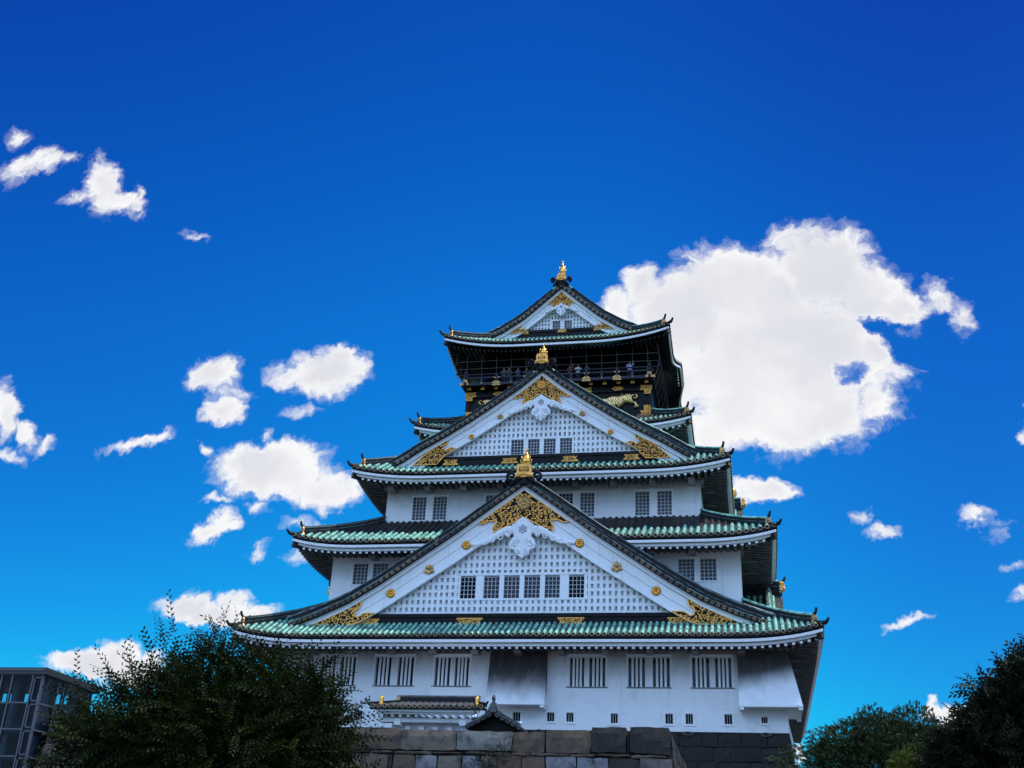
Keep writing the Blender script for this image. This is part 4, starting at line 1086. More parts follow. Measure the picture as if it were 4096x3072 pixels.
course([-18.8,-17.3,-15.2,-13.8,-11.9,-10.2,-8.4,-6.6,-5.4,-4.2,-3.0,-1.75,-1.5,-.47,.51,1.62,2.45,3.2,4.28,5.34,6.72,8.05,9.43,10.8], 7.55, 8.34, [warm[1],cool[2],warm[0],warm[4],cool[0],warm[2],warm[1],warm[3],warm[2],warm[1],warm[0],dark[1],(.105,.065,.045),cool[0],warm[2],cool[0],warm[2],warm[3],warm[4],cool[1],cool[0],dark[0],(.13,.105,.095)])
z = 7.53; k = 0
while z > .1:
    h = R.uniform(.7, 1.1); z2 = max(z-h, 0)
    x = -18.8-(RZ-z)*BAT; xs = [x]
    while xs[-1] < 10.8+(RZ-z)*BAT-.5: xs.append(min(xs[-1]+R.uniform(.8,2.0), 10.8+(RZ-z)*BAT))
    course(xs, z2, z-.02, [R.choice(warm+cool[:2]+warm+dark) for _ in range(40)])
    z = z2
# right and left flanks, inner fill and terrace top
def flank(xe, s):
    T_ = (lambda x, y, z: (xe-s*0+s*(-(y-RY)), RY+(x if s > 0 else x), z))
    fm = MB(lambda x, y, z: (xe-s*(y-RY), RY+.1+x, z)); zz = 9.5
    while zz > .1:
        h = R.uniform(.7, 1.0); z2 = max(zz-h, 0); a = 0.0
        while a < 18.5:
            b = min(a+R.uniform(.9, 2.0), 18.6); stone(fm, a-(RZ-zz)*BAT*(a == 0), b, z2, zz-.02, RY, BAT, R.choice(dark), R, zref=RZ, fine=False); a = b  # near-black tints stand in for shadow on the flanks
        zz = z2
    o = len(ram.v); n0 = len(ram.f)
    ram.v += fm.v; ram.f += [tuple(i+o for i in f) for f in fm.f]; ram.m += fm.m
    for k_, t_ in fm.tint.items(): ram.tint[n0+k_] = t_
flank(10.74, 1); flank(-18.62, -1)
z = 9.3
ram.hexa([(-18.6-.85,RY-.75,.02),(10.7+.85,RY-.75,.02),(10.7+.85,-1.6,.02),(-18.6-.85,-1.6,.02),(-18.45,RY+.2,z),(10.55,RY+.2,z),(10.55,-1.6,z),(-18.45,-1.6,z)], 1)
rampart = ram.build('stone_rampart', [M_STONE, M_JOINT])
tag(rampart, 'weathered rampart of big brown and grey stone blocks in front of the keep', 'stone wall')
kb = MB()
BX, BZ = 16.3, 12.54
def kcourse(z0, z1, y):
    x = -BX; e = BX+(BZ-z0)*.14
    xs = [-e]
    while xs[-1] < e-.4: xs.append(min(xs[-1]+R.uniform(.9,1.9), e))
    for i in range(len(xs)-1):
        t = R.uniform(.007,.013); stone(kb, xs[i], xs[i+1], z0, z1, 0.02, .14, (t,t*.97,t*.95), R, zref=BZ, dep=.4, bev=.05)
z = BZ
while z > .05:
    z2 = max(z-R.uniform(.75,1.0), 0); kcourse(z2, z-.015, 0); z = z2
kb.hexa([(-BX-1.7,-1.6,.02),(BX+1.7,-1.6,.02),(BX+1.7,YB,.02),(-BX-1.7,YB,.02),(-BX+.05,.12,BZ-.02),(BX-.05,.12,BZ-.02),(BX-.05,YB-3,BZ-.02),(-BX+.05,YB-3,BZ-.02)], 1)
fm = MB(lambda x, y, z: (BX-(y), x, z)); zz = BZ
while zz > .1:
    z2 = max(zz-R.uniform(.75,1.0), 0); a = 0.0
    while a < 35:
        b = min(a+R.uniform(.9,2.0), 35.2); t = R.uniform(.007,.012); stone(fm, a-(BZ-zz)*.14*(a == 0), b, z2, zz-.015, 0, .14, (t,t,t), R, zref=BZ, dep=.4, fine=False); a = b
    zz = z2
o = len(kb.v); n0 = len(kb.f)
kb.v += fm.v; kb.f += [tuple(i+o for i in f) for f in fm.f]; kb.m += fm.m
for k_, t_ in fm.tint.items(): kb.tint[n0+k_] = t_
for x in (-12.0, -7.6, -3.1, 1.4, 5.8, 10.4, 14.9):     # plaster repairs round the sill bolts
    kb.plate([(x-.5,12.53),(x+.5,12.53),(x+.2,12.32),(x-.2,12.32)], -.09, .05, 2); kb.plate([(x-.13,12.55),(x+.13,12.55),(x+.13,12.4),(x-.13,12.4)], -.11, -.088, 1)
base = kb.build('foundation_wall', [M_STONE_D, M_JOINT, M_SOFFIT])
tag(base, 'dark shaded stone base carrying the white castle keep, right of the rampart', 'stone base')

# ------------------------------------------------------------------ entrance porch in front of the keep
po = thing('entrance_porch', 'small white entrance porch with dark tiled roof and gold finials below the barred windows', 'porch', (-3.2, -4, 9.3))
pw = MB(); pw.box(-5.75,-.85,-7.0,-.9,9.3,11.95); 
for i in range(6): x = -4.9+i*.8; pw.box(x, x+.28, -7.3, -7.0, 11.22, 11.53)
pw.build('wall', M_PLASTER, po)
pr = MB(); zr0, zr1, ye, yb_ = 12.42, 13.02, -8.3, -5.9
x0, x1 = -6.75, -.15
pr.add([(x0,ye,zr0),(x1,ye,zr0),(x1-1.1,yb_,zr1),(x0+1.1,yb_,zr1)], [(0,1,2,3)], 1)
pr.add([(x0,ye,zr0),(x0+1.1,yb_,zr1),(x0+1.1,-.3,zr1),(x0,-.3,zr0)], [(0,1,2,3)], 1); pr.add([(x1,ye,zr0),(x1-1.1,yb_,zr1),(x1-1.1,-.3,zr1),(x1,-.3,zr0)], [(0,1,2,3)], 1)
pr.box(x0,x1,ye-.02,ye+.3,zr0-.12,zr0-.005,1)
n = 19
for i in range(n):
    x = x0+.2+(x1-x0-.4)*i/(n-1); xe = max(x0+1.15, min(x1-1.15, x)); k = 1.0 if x0+1.1 < x < x1-1.1 else max(.08, min(x-x0, x1-x)/1.1)
    half_cyl_row(pr, [(x, ye-.03+(yb_-ye)*k*t/6, zr0+.0+(zr1-zr0)*k*t/6) for t in range(7)], .105, (1,0,0), 0)
    pr.ring((x,ye-.04,zr0+.03), 0, .07, .115, (0,-1,0), 2, .03); pr.ring((x,ye-.04,zr0+.03), 0, 0, .075, (0,-1,0), 1, .015)
for s, xa, xb in ((-1,x0,x0+1.1),(1,x1,x1-1.1)):
    pr.sweep([(xa+(xb-xa)*t/6, ye+(yb_-ye)*t/6, zr0+.08+(zr1-zr0)*t/6+.05*(1-t/6)**2) for t in range(7)], [(-.11,-.1),(.11,-.1),(.11,.12),(-.11,.12)], 1)
    pr.tube([(xa-s*.3,ye+.2,zr0+.05),(xa+s*.02,ye-.05,zr0+.1),(xa+s*.2,ye-.15,zr0+.3)], [.09,.08,.05], 6, 1)
pr.box(x0+.9,x1-.9,yb_-.16,yb_+.2,zr1-.05,zr1+.30,1); pr.tube([(x0+.85,yb_,zr1+.36),(x1-.85,yb_,zr1+.36)], .1, 7, 0)
pr.build('roof', [M_SLATE, M_DARK, M_RIM], po)
pf = MB()
pf.box(x0+.35,x1-.35,ye+.12,ye+.3,zr0-.24,zr0-.13); pf.box(x0+.5,x1-.5,ye+.3,ye+.45,zr0-.36,zr0-.245)
for i in range(12): x = x0+.75+(x1-x0-1.5)*i/11; pf.box(x-.08,x+.08,ye+.40,ye+1.4,zr0-.48,zr0-.365)
pf.box(x0+.45,x1-.55,ye+.65,ye+1.2,zr0-.72,zr0-.50)
for x in (-5.25,-1.5): pf.box(x-.18,x+.18,ye+.5,ye+1.2,zr0-.90,zr0-.60)
pf.build('eave_fascia', M_TRIM, po)
for (x, y, z) in ((x0+.55, ye+.35, zr0+.12), (x1-.55, ye+.35, zr0+.12)):
    f = MB(); f.tube([(x,y,z),(x,y,z+.12),(x,y,z+.2),(x,y,z+.34),(x,y,z+.46),(x,y,z+.56)], [.15,.13,.09,.13,.1,.02], 10); f.build('gold_finial', M_GOLD, po, smooth=True)
for x in (x0+.85, x1-1.05):
    f = MB(); f.box(x,x+.2,yb_-.22,yb_-.165,zr1-.02,zr1+.38); f.build('gold_end_tile', M_GOLD2, po)
for x in (-5.78,-1.1):
    f = MB(); f.box(x-.03,x+.27,-7.06,-7.003,10.9,11.45); f.ball((x+.12,-7.06,11.2),(.15,.05,.2)); f.build('gold_fitting', M_GOLDM, po)
# dark curved gable of the stair roof
kg = thing('stair_roof', 'small black tiled gable roof with round finial rising behind the rampart top', 'roof', (1.85, -14, 9.3))
kr = MB(); AP = 10.95; cxk = 1.85
def kc(u): return AP-.48*abs(u)-.12*u*u+.14*abs(u)**3*.5
for s in (-1, 1):
    P_ = [s*1.3*i/10 for i in range(11)]
    vs = []
    for u in P_: vs += [(cxk+u,-15.2,kc(u)+.1),(cxk+u,-11,kc(u)+.1),(cxk+u,-11,kc(u)-.06),(cxk+u,-15.2,kc(u)-.06)]
    kr.add(vs, [(4*i+k,4*i+(k+1)%4,4*i+4+(k+1)%4,4*i+4+k) for i in range(10) for k in range(4)]+[(40,41,42,43)], 1)
    for k in range(5):
        u = s*(.2+.27*k); kr.ring((cxk+u,-15.23,kc(u)+.02), 0, .055, .10, (0,-1,0), 0, .03, 10); kr.ring((cxk+u,-15.23,kc(u)+.02), 0, 0, .06, (0,-1,0), 1, .02, 10)
        kr.tube([(cxk+u,-15.2,kc(u)+.08),(cxk+u,-11,kc(u)+.08)], .08, 7, 0)
    kr.sweep([(cxk+u,-14.9,kc(u)+.2) for u in P_[1:]], [(-.07,-.08),(.07,-.08),(.07,.06),(-.07,.06)], 0)
kr.tube([(cxk,-15.2,AP+.2),(cxk,-11,AP+.2)], .15, 8, 1)
kr.build('roof', [M_SLATE, M_DARK], kg)
kf = MB(); kf.plate([(cxk-.16,AP+.05),(cxk+.16,AP+.05),(cxk+.13,AP+.42),(cxk+.06,AP+.55),(cxk-.06,AP+.55),(cxk-.13,AP+.42)], -15.3, -15.1)
for s in (-1, 1): kf.tube([(a, -15.2, c) for a, c in spiral(cxk+s*.27, AP+.0, .13, 1.1, PI/2, -s, 10)], .05, 6); kf.tube([(cxk+s*.1,-15.2,AP+.5),(cxk+s*.2,-15.2,AP+.2),(cxk+s*.36,-15.2,AP-.12)], [.05,.06,.05], 6)
kf.tube([(cxk,-15.2,AP+.5),(cxk,-15.2,AP+.62),(cxk,-15.25,AP+.74),(cxk,-15.25,AP+.86)], [.07,.08,.10,.05], 8); kf.build('ridge_finial', M_SLATE, kg)
kw = MB(); kw.plate([(cxk-1.1,9.25),(cxk+1.1,9.25),(cxk+1.1,kc(1.1)-.08),(cxk,AP-.08),(cxk-1.1,kc(1.1)-.08)], -14.7, -11.2); kw.build('gable_wall', M_LACQ, kg)
# globe lamps
M_CHROME = mat('polished_steel', (.55,.56,.6), .08, 1.0); M_GLOBE = mat('lamp_globe_glass', (.72,.78,.85), .12)
lp = thing('globe_lamp', 'lamp with a mirror steel dome over a pale blue glass globe beside the porch roof', 'lamp', (.18, -12, 9.3))
m_ = MB(); m_.tube([(.18,-12,9.3),(.18,-12,12.0)], .035, 8); m_.build('pole', M_DARK, lp)
m_ = MB(); m_.ball((.18,-12,11.27), (.2,.2,.2), 0, 16, 10); m_.build('dome', M_CHROME, lp, smooth=True)
m_ = MB(); m_.ball((.17,-12,10.86), .12, 0, 16, 10); m_.build('globe', M_GLOBE, lp, smooth=True)
lp = thing('globe_lamp', 'white round globe lamp at the foot of the black stair roof', 'lamp', (2.2, -9, 9.3))
m_ = MB(); m_.tube([(2.0,-9,9.3),(2.0,-9,11.4)], .03, 8); m_.build('pole', M_DARK, lp)
m_ = MB(); m_.ball((2.0,-9,11.48), .10, 0, 16, 10); m_.build('globe', M_GLOBE, lp, smooth=True)

# ------------------------------------------------------------------ glass lift tower on the left
gt = thing('glass_tower', 'modern steel and glass lift tower with flat dark roof at the left edge', 'building', (-25, -13, 0))
M_STEEL = mat('grey_steel', (.11,.115,.14), .45, .3); M_ROOFD = mat('dark_steel_roof', (.05,.052,.06), .45, .4)
M_TGLASS = bpy.data.materials.new('tinted_glass'); M_TGLASS.use_nodes = True
nt = M_TGLASS.node_tree; nt.nodes.clear()
tb_ = nt.nodes.new('ShaderNodeBsdfTransparent'); tb_.inputs[0].default_value = (.55,.66,.74,1)
gb_ = nt.nodes.new('ShaderNodeBsdfGlossy'); gb_.inputs[0].default_value = (.8,.85,.9,1); gb_.inputs['Roughness'].default_value = .03
fr = nt.nodes.new('ShaderNodeFresnel'); fr.inputs[0].default_value = 1.35
ms = nt.nodes.new('ShaderNodeMixShader'); nt.links.new(fr.outputs[0], ms.inputs[0]); nt.links.new(tb_.outputs[0], ms.inputs[1]); nt.links.new(gb_.outputs[0], ms.inputs[2])
ou = nt.nodes.new('ShaderNodeOutputMaterial'); nt.links.new(ms.outputs[0], ou.inputs[0])
GX, GY, GZ = -20.85, -18.0, 12.12
m_ = MB(); m_.box(-31,GX+.12,GY-.15,-12.9,GZ+.04,GZ+.36); m_.box(-31,GX+.02,GY-.05,-13.0,GZ-.02,GZ+.035); m_.build('roof', M_ROOFD, gt)
m_ = MB(); m_.box(-31,GX+.05,GY-.2,GY-.155,GZ+.2,GZ+.28); m_.box(-31,GX-.1,GY-.06,GY-.052,GZ-.0,GZ+.03); m_.build('roof_trim', M_STEEL, gt)
fr_ = MB()
vx = [-31,-29.6,-28.2,-26.8,-25.8,-24.6,-23.22,-22.62,-21.47]
for x in vx: fr_.box(x-.035, x+.035, GY-.06, GY+.06, 0.0, GZ-.02)
hz = [10.75,9.46,8.16,6.86,5.56,4.26,2.96,1.66]
for z in hz: fr_.box(-31,-21.43,GY-.05,GY+.05,z-.035,z+.035)
for z0, z1 in zip([0]+hz[::-1], hz[::-1]+[GZ-.04]):
    fr_.box(-21.36,-20.98,GY-.07,GY+.0,z0+.06,z0+.12); fr_.box(-21.36,-20.98,GY-.07,GY+.0,z1-.12,z1-.06); fr_.box(-21.36,-21.30,GY-.07,GY,z0+.06,z1-.06)
for y in (GY+.02,-16.6,-16.05,-14.3,-13.3): fr_.box(GX-.09, GX-.03, y, y+.07, 0, GZ-.02)
for z in hz: fr_.box(GX-.1,GX-.02,GY,-13.2,z-.05,z+.03)
fr_.box(-21.0,-20.9,GY-.02,GY+.1,0,GZ-.02)
fr_.build('steel_frame', M_STEEL, gt)
m_ = MB(); m_.add([(-31,GY,0),(-20.95,GY,0),(-20.95,GY,GZ),(-31,GY,GZ)], [(0,1,2,3)]); m_.add([(GX-.06,GY,0),(GX-.06,-13.2,0),(GX-.06,-13.2,GZ),(GX-.06,GY,GZ)], [(0,1,2,3)])
m_.build('glazing', M_TGLASS, gt)
m_ = MB(); M_IN = mat('lift_shaft', (.012,.02,.05), .5)
SL = [(-26.3,-26.08),(-25.84,-25.68),(-24.95,-24.73),(-24.2,-24.07),(-23.02,-22.8),(-22.52,-22.34)]
e_ = [-31]+[v for q in SL for v in q]+[GX-.12]
for i in range(0, len(e_), 2): m_.add([(e_[i],-13.2,0),(e_[i+1],-13.2,0),(e_[i+1],-13.2,GZ-.02),(e_[i],-13.2,GZ-.02)], [(0,1,2,3)])
for (a, b) in SL: m_.add([(a,-13.2,0),(b,-13.2,0),(b,-13.2,11.52),(a,-13.2,11.52)], [(0,1,2,3)]); m_.add([(a,-13.2,12.04),(b,-13.2,12.04),(b,-13.2,GZ-.02),(a,-13.2,GZ-.02)], [(0,1,2,3)])
m_.add([(-31,GY+.1,0),(-31,-13.2,0),(-31,-13.2,GZ),(-31,GY+.1,GZ)], [(0,1,2,3)])
m_.box(-24.2,-22.0,-15.2,-13.3,0,10.2); m_.box(-30.5,-25.2,-15.6,-13.3,0,10.0)
for z in hz[1:]: m_.box(-31,GX-.14,GY+.6,-13.3,z-.12,z+.02)
m_.build('lift_shaft', M_IN, gt)
for x in (-29,-27.4,-25.8,-23.9,-22.9,-21.25):
    m_ = MB(); m_.box(x-.14,x+.14,-17.2,-16.9,0,GZ-.03); m_.build('inner_column', M_STEEL, gt)

# ------------------------------------------------------------------ people on the balcony
M_SKIN = mat('skin', (.48,.30,.21), .6); M_HAIR = mat('hair', (.015,.012,.01), .6)
def person(x, y, shirt, label, arm=0, turn=0.0, h=1.66):
    z0 = 41.1; k = h/1.7
    J = {'pel':(0,0,.95),'spine':(0,.01,1.15),'chest':(0,.01,1.34),'neck':(0,.0,1.46),'head':(0,-.02,1.58),'top':(0,-.01,1.68)}
    V = [J['pel'],J['spine'],J['chest'],J['neck'],J['head'],J['top']]; r = [(.15,.11),(.14,.1),(.16,.11),(.055,.055),(.085,.095),(.06,.07)]
    E = [(0,1),(1,2),(2,3),(3,4),(4,5)]
    for s in (-1, 1):
        i = len(V); V += [(s*.09,0,.86),(s*.1,.0,.48),(s*.1,.03,.08),(s*.11,-.13,.04)]; r += [(.09,.09),(.06,.06),(.045,.045),(.04,.03)]; E += [(0,i),(i,i+1),(i+1,i+2),(i+2,i+3)]
        i = len(V)
        if arm and s > 0: V += [(s*.19,0,1.39),(s*.30,-.12,1.5),(s*.22,-.18,1.70),(s*.20,-.2,1.78)]
        else: V += [(s*.19,0,1.39),(s*.26,-.04,1.14),(s*.22,-.26,1.06),(s*.2,-.36,1.06)]
        r += [(.06,.06),(.045,.045),(.035,.035),(.03,.025)]; E += [(2,i),(i,i+1),(i+1,i+2),(i+2,i+3)]
    c, s_ = math.cos(turn), math.sin(turn)
    me = bpy.data.meshes.new('person'); me.from_pydata([((vx_*c-vy*s_)*k,(vx_*s_+vy*c)*k,vz*k) for vx_,vy,vz in V], E, [])
    o = bpy.data.objects.new('person', me); sc.collection.objects.link(o); o.location = (x, y, z0); me.materials.append(M_SKIN)
    sk = o.modifiers.new('skin', 'SKIN')
    for d_, rr in zip(me.skin_vertices[0].data, r): d_.radius = (rr[0]*k, rr[1]*k)
    me.skin_vertices[0].data[0].use_root = True
    ss = o.modifiers.new('sub', 'SUBSURF'); ss.levels = 1; ss.render_levels = 1
    ORG[o.name] = Vector((0,0,0)); tag(o, label, 'person', 'visitors on the balcony')
    def cl(name, m, build):
        mb = MB(lambda a, b, q: ((a*c-b*s_)*k, (a*s_+b*c)*k, q*k)); build(mb); return mb.build(name, m, o, smooth=True)
    def shirt_b(mb):
        mb.tube([(0,0,.88),(0,0,1.0),(0,.01,1.2),(0,.01,1.38),(0,0,1.46)], [.18,.18,.185,.19,.09], 12, flat=.75)
        for s in (-1, 1):
            if arm and s > 0: mb.tube([(s*.16,0,1.39),(s*.30,-.12,1.5)], [.085,.07], 8)
            else: mb.tube([(s*.16,0,1.39),(s*.25,-.03,1.16)], [.085,.07], 8)
    cl('shirt', mat('shirt_cloth', shirt, .8), shirt_b)
    cl('trousers', mat('trouser_cloth', (.03,.035,.05), .8), lambda mb: [mb.tube([(s*.08,0,.92),(s*.1,0,.48),(s*.1,.02,.08)], [.11,.08,.07], 8) for s in (-1, 1)])
    cl('hair', M_HAIR, lambda mb: mb.ball((0,.02,1.63), (.1,.115,.1), 0, 10, 6))
    return o
person(1.66, 11.0, (.80,.82,.85), 'visitor in a white shirt with dark backpack straps standing at the balcony rail', turn=.1)
person(.98, 11.1, (.30,.07,.05), 'visitor in a red shirt left of the white shirted visitor at the balcony rail', 1)
person(5.8, 10.95, (.40,.52,.80), 'visitor in a light blue shirt with one arm raised at the right rail', 1, .5)
person(-4.42, 11.0, (.16,.15,.15), 'visitor in dark grey at the left end of the balcony group', 0, -.1)
person(-4.0, 11.0, (.12,.11,.10), 'visitor in black beside the dark grey visitor on the balcony left side', 0, .2, 1.7)
person(-3.25, 11.0, (.10,.14,.30), 'visitor in a dark blue shirt on the left part of the balcony', 0, .3, 1.6)
person(-2.56, 11.1, (.24,.05,.05), 'visitor in a dark red shirt on the balcony just left of the gable fish', 0, 0, 1.68)
person(2.35, 11.1, (.08,.08,.08), 'visitor in dark clothes right of the white shirted visitor on the balcony', 0, -.2)

# ------------------------------------------------------------------ trees
def leafmat(name, c1, c2):
    m = bpy.data.materials.new(name); m.use_nodes = True; nt = m.node_tree; N = nt.nodes; L = nt.links
    b = N['Principled BSDF']; b.inputs['Roughness'].default_value = .6; b.inputs['Specular IOR Level'].default_value = .12
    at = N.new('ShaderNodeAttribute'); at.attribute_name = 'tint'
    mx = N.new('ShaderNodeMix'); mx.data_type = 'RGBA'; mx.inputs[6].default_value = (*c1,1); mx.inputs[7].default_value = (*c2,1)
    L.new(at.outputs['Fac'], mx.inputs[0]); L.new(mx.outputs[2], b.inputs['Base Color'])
    tr = N.new('ShaderNodeBsdfTranslucent'); L.new(mx.outputs[2], tr.inputs[0])
    ms = N.new('ShaderNodeMixShader'); ms.inputs[0].default_value = .12
    L.new(b.outputs[0], ms.inputs[1]); L.new(tr.outputs[0], ms.inputs[2]); L.new(ms.outputs[0], N['Material Output'].inputs[0]); return m
def spray_template(n, length, leaf, wid, droop, fan):
    """a twig with leaves left and right; returns (verts[k,3], quads)"""
    vs = []; fs = []
    for i in range(n):
        t = (i+.6)/n; y = length*t; z = -droop*length*t*t
        s = 1 if i % 2 else -1
        a = fan*(1-.35*t); d = np.array([s*math.sin(a), math.cos(a), -.25]); d /= np.linalg.norm(d)
        q = np.cross(d, [0,0,1]); q /= np.linalg.norm(q); lf = leaf*(1-.35*abs(t-.45))
        p0 = np.array([0,y,z])
        o = len(vs); vs += [p0, p0+d*lf*.45+q*lf*wid+np.array([0,0,.04*lf]), p0+d*lf+np.array([0,0,-.12*lf]), p0+d*lf*.45-q*lf*wid+np.array([0,0,.04*lf])]
        fs.append((o,o+1,o+2,o+3))
    o = len(vs); w = leaf*.05
    vs += [np.array([-w,0,0]), np.array([w,0,0]), np.array([w*.4,length,-droop*length]), np.array([-w*.4,length,-droop*length])]; fs.append((o,o+1,o+2,o+3))
    return np.array(vs), np.array(fs)
def sprays(name, pts, dirs, scales, tmpl, m, parent, rs, tints, org):
    tv, tf = tmpl; n = len(pts); k = len(tv)
    d = dirs/np.linalg.norm(dirs, axis=1)[:, None]
    r0 = rs.normal(size=(n,3)); r0[:,2] += .9
    x = np.cross(d, r0); x /= np.linalg.norm(x, axis=1)[:, None]+1e-9; z = np.cross(x, d)
    Mx = np.stack([x, d, z], axis=2)                     # columns
    V = np.einsum('nij,kj->nki', Mx, tv)*scales[:, None, None]+pts[:, None, :]-np.array(org)
    Fq = (tf[None]+np.arange(n)[:, None, None]*k).reshape(-1, 4)
    me = bpy.data.meshes.new(name)
    me.vertices.add(n*k); me.vertices.foreach_set('co', V.reshape(-1).astype(np.float32))
    nf = len(Fq); me.loops.add(nf*4); me.loops.foreach_set('vertex_index', Fq.reshape(-1).astype(np.int32))
    me.polygons.add(nf); me.polygons.foreach_set('loop_start', np.arange(0, nf*4, 4, dtype=np.int32)); me.polygons.foreach_set('loop_total', np.full(nf, 4, dtype=np.int32))
    me.update(calc_edges=True); me.validate()
    a = me.attributes.new('tint', 'FLOAT', 'POINT')
    tv_ = np.repeat(tints, k)+rs.uniform(-.12, .12, n*k); a.data.foreach_set('value', np.clip(tv_, 0, 1).astype(np.float32))
    me.materials.append(m)
    o = bpy.data.objects.new(name, me); sc.collection.objects.link(o); o.parent = parent; return o
M_BARK = mat('bark', (.06,.048,.038), .9, col2=(.03,.025,.02), nscale=6, bump=.5, bscale=14)
def tree(name, label, cat, blobs, base, tmpl, leaves, seed, n, sc_rng, outward=.8, upw=.5, nin=.5, group=None, trunk_r=.3):
    """blobs: (centre, radii) of foliage masses; limbs run from the trunk to each mass"""
    rs = np.random.default_rng(seed)
    t = thing(name, label, cat, base, group)
    vol = np.array([b[1][0]*b[1][1]*b[1][2] for b in blobs])**.75; pr_ = vol/vol.sum()
    ix = rs.choice(len(blobs), n, p=pr_)
    C_ = np.array([list(b[0]) for b in blobs])[ix]; Rr = np.array([b[1] for b in blobs])[ix]
    u = rs.normal(size=(n,3)); u /= np.linalg.norm(u, axis=1)[:, None]
    rad_ = np.where(rs.random(n) < nin, rs.random(n)**.5, rs.uniform(.82, 1.08, n))
    lump = 1+.16*np.sin(u[:,0]*5+ix)+.14*np.sin(u[:,2]*7+2*ix)
    P_ = C_+u*Rr*(rad_*lump)[:, None]
    D_ = u*outward+rs.normal(size=(n,3))*.45; D_[:,2] += upw*rs.uniform(.2, 1, n)
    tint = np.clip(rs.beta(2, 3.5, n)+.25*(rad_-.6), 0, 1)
    sprays('crown', P_, D_, rs.uniform(*sc_rng, n), tmpl, leaves, t, rs, tint, base)
    tk = MB(); b0 = Vector(base); cen = Vector(np.mean([list(b[0]) for b in blobs], axis=0))
    fork = Vector((b0.x+(cen.x-b0.x)*.3, b0.y+(cen.y-b0.y)*.3, b0.z+(cen.z-b0.z)*.5))
    tk.tube([b0, b0+(fork-b0)*.5+Vector((.1,0,0)), fork], [trunk_r*1.25, trunk_r, trunk_r*.8], 9)
    for c, r in blobs:
        c = Vector(c); mid = fork+(c-fork)*.5+Vector((rs.uniform(-.3,.3), rs.uniform(-.3,.3), .35))
        tk.tube([fork-Vector((0,0,.2)), mid, mid+(c-mid)*.7, c], [trunk_r*.5, trunk_r*.3, trunk_r*.14, trunk_r*.03], 6)
        for q in range(6):
            e = c+Vector((rs.uniform(-.6,.6)*r[0], rs.uniform(-.6,.6)*r[1], rs.uniform(-.2,.55)*r[2])); tk.tube([mid+(c-mid)*rs.uniform(.2,.9), (c+e)/2+Vector((0,0,.1)), e], [trunk_r*.12, trunk_r*.08, trunk_r*.03], 4)
    tk.build('trunk', M_BARK, t, smooth=True)
    return t
def blob(px, py, d, rx, ry, rz): return (tuple(at_dist(px, py, d)), (rx, ry, rz))
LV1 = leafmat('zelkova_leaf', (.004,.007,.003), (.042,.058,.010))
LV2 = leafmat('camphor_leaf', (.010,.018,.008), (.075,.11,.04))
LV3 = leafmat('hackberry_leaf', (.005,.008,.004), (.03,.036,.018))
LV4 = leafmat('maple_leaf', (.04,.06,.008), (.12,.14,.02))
T1 = spray_template(13, .80, .15, .23, .25, 1.1)
T1b = spray_template(15, .95, .12, .22, .35, 1.2)
T2 = spray_template(12, .30, .125, .26, .1, 1.3)
T3 = spray_template(8, .42, .17, .2, .3, 1.0)
d = 25.0
B1 = [blob(430,1555,d,1.3,1.3,1.1), blob(545,1550,d+.5,1.3,1.2,.9), blob(620,1590,d,1.15,1.2,.95), blob(480,1640,d-.5,1.7,1.4,1.1), blob(315,1605,d,1.15,1.2,.85), blob(225,1635,d+.3,.8,1.0,.7), blob(365,1520,d+.6,.55,.8,.6), blob(480,1470,d+.4,.42,.6,.55), blob(610,1500,d+.3,.75,.8,.5), blob(690,1500,d+.3,.3,.6,.5), blob(700,1590,d,.42,.8,.6), blob(180,1600,d+.5,.35,.6,.35), blob(352,1455,d+.5,.22,.4,.35), blob(462,1425,d+.4,.22,.4,.34), blob(400,1710,d,2.3,1.7,1.2), blob(600,1700,d,1.3,1.5,1.0)]
g1 = at_dist(440, 1560, d+.3)
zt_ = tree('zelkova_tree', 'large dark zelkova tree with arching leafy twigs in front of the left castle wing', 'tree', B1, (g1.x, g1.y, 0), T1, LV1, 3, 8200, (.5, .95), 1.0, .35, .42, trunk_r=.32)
# loose whips above the zelkova crown
rs = np.random.default_rng(21); wp = []; wd = []
for (px, py, n_) in ((345,1400,6),(362,1372,4),(470,1385,8),(488,1365,6),(420,1440,5),(235,1470,7),(200,1490,4),(265,1480,5),(520,1420,7),(560,1430,4),(690,1425,6),(640,1430,5),(735,1520,6),(745,1545,6),(750,1580,5),(120,1610,4),(150,1545,5),(300,1455,5),(180,1500,4),(590,1425,4)):
    for _ in range(n_):
        q = at_dist(px+rs.normal()*12, py+rs.normal()*12+16, d+rs.normal()*.4); wp.append(list(q)); cx_ = (px-440)/300
        wd.append([cx_*.9+rs.normal()*.35, rs.normal()*.4, 1.0-.5*abs(cx_)+rs.normal()*.25])
sprays('outer_twigs', np.array(wp), np.array(wd), rs.uniform(.6, 1.0, len(wp)), T1b, LV1, zt_, rs, rs.uniform(.0,.5,len(wp)), (g1.x, g1.y, 0))
d = 62.0
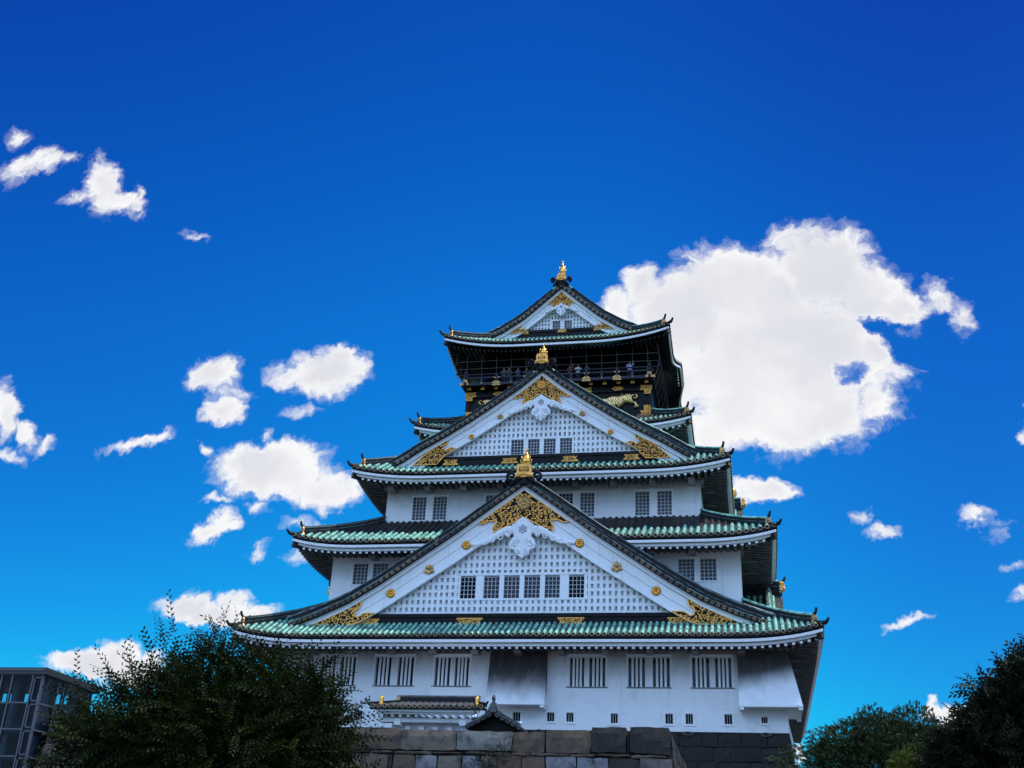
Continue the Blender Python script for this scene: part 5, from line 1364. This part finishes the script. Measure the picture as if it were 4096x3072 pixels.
B2 = [blob(1865,1615,d,2.2,2.1,1.7), blob(1965,1612,d+1,2.4,2.1,1.7), blob(1910,1590,d+.5,1.9,1.9,1.0), blob(1810,1635,d,1.3,1.5,1.1), blob(1775,1660,d-.5,1.0,1.2,.9), blob(2020,1625,d+.5,1.6,1.6,1.5), blob(1900,1690,d,4.5,3,2.6)]
g2 = at_dist(1900, 1640, d)
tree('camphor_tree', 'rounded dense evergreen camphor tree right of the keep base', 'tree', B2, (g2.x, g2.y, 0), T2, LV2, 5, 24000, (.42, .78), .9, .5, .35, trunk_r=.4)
d = 50.0
B4 = [blob(1990,1640,d,.75,.8,.42), blob(1955,1655,d,.5,.6,.4), blob(2040,1650,d+.3,.6,.7,.4), blob(1975,1690,d,1.0,1,.8)]
g4 = at_dist(1985, 1670, d)
tree('maple_tree', 'small yellow green maple tree below the round camphor crown', 'tree', B4, (g4.x, g4.y, 0), T3, LV4, 9, 1500, (.5, .85), .9, .4, .4, trunk_r=.12)
d = 27.0
B3 = [blob(2185,1610,d,1.0,1.2,1.25), blob(2110,1640,d-.2,.9,1,.7), blob(2205,1525,d,.5,.9,.85), blob(2240,1480,d+.2,.5,.8,.8), blob(2155,1560,d+.2,.5,.6,.45), blob(2125,1490,d+.2,.30,.35,.13), blob(2065,1660,d,.55,.8,.5), blob(2230,1620,d,1.6,1.5,1.6), blob(2150,1700,d,1.6,1.5,1.0), blob(2205,1450,d+.2,.24,.4,.26)]
g3 = at_dist(2230, 1600, d)
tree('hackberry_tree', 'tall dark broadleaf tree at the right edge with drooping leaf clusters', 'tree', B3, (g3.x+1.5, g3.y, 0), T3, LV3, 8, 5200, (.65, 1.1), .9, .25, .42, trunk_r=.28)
# shrub growing out of the rampart joints
d = (RY-.3-CAM.y)/ray(1065,1630).y
B5 = [blob(1070,1640,d,.55,.35,.4), blob(1040,1655,d,.5,.3,.3), blob(1090,1618,d,.25,.2,.3), blob(1075,1690,d,.7,.4,.6)]
g5 = at_dist(1070, 1660, d)
tree('wall_shrub', 'small dark shrub growing out of the rampart stone joints below the stair roof', 'shrub', B5, (g5.x, g5.y+.1, g5.z-1.5), spray_template(9,.3,.06,.25,.2,1.0), LV3, 12, 520, (.6, 1.2), .9, .5, .4, trunk_r=.03)
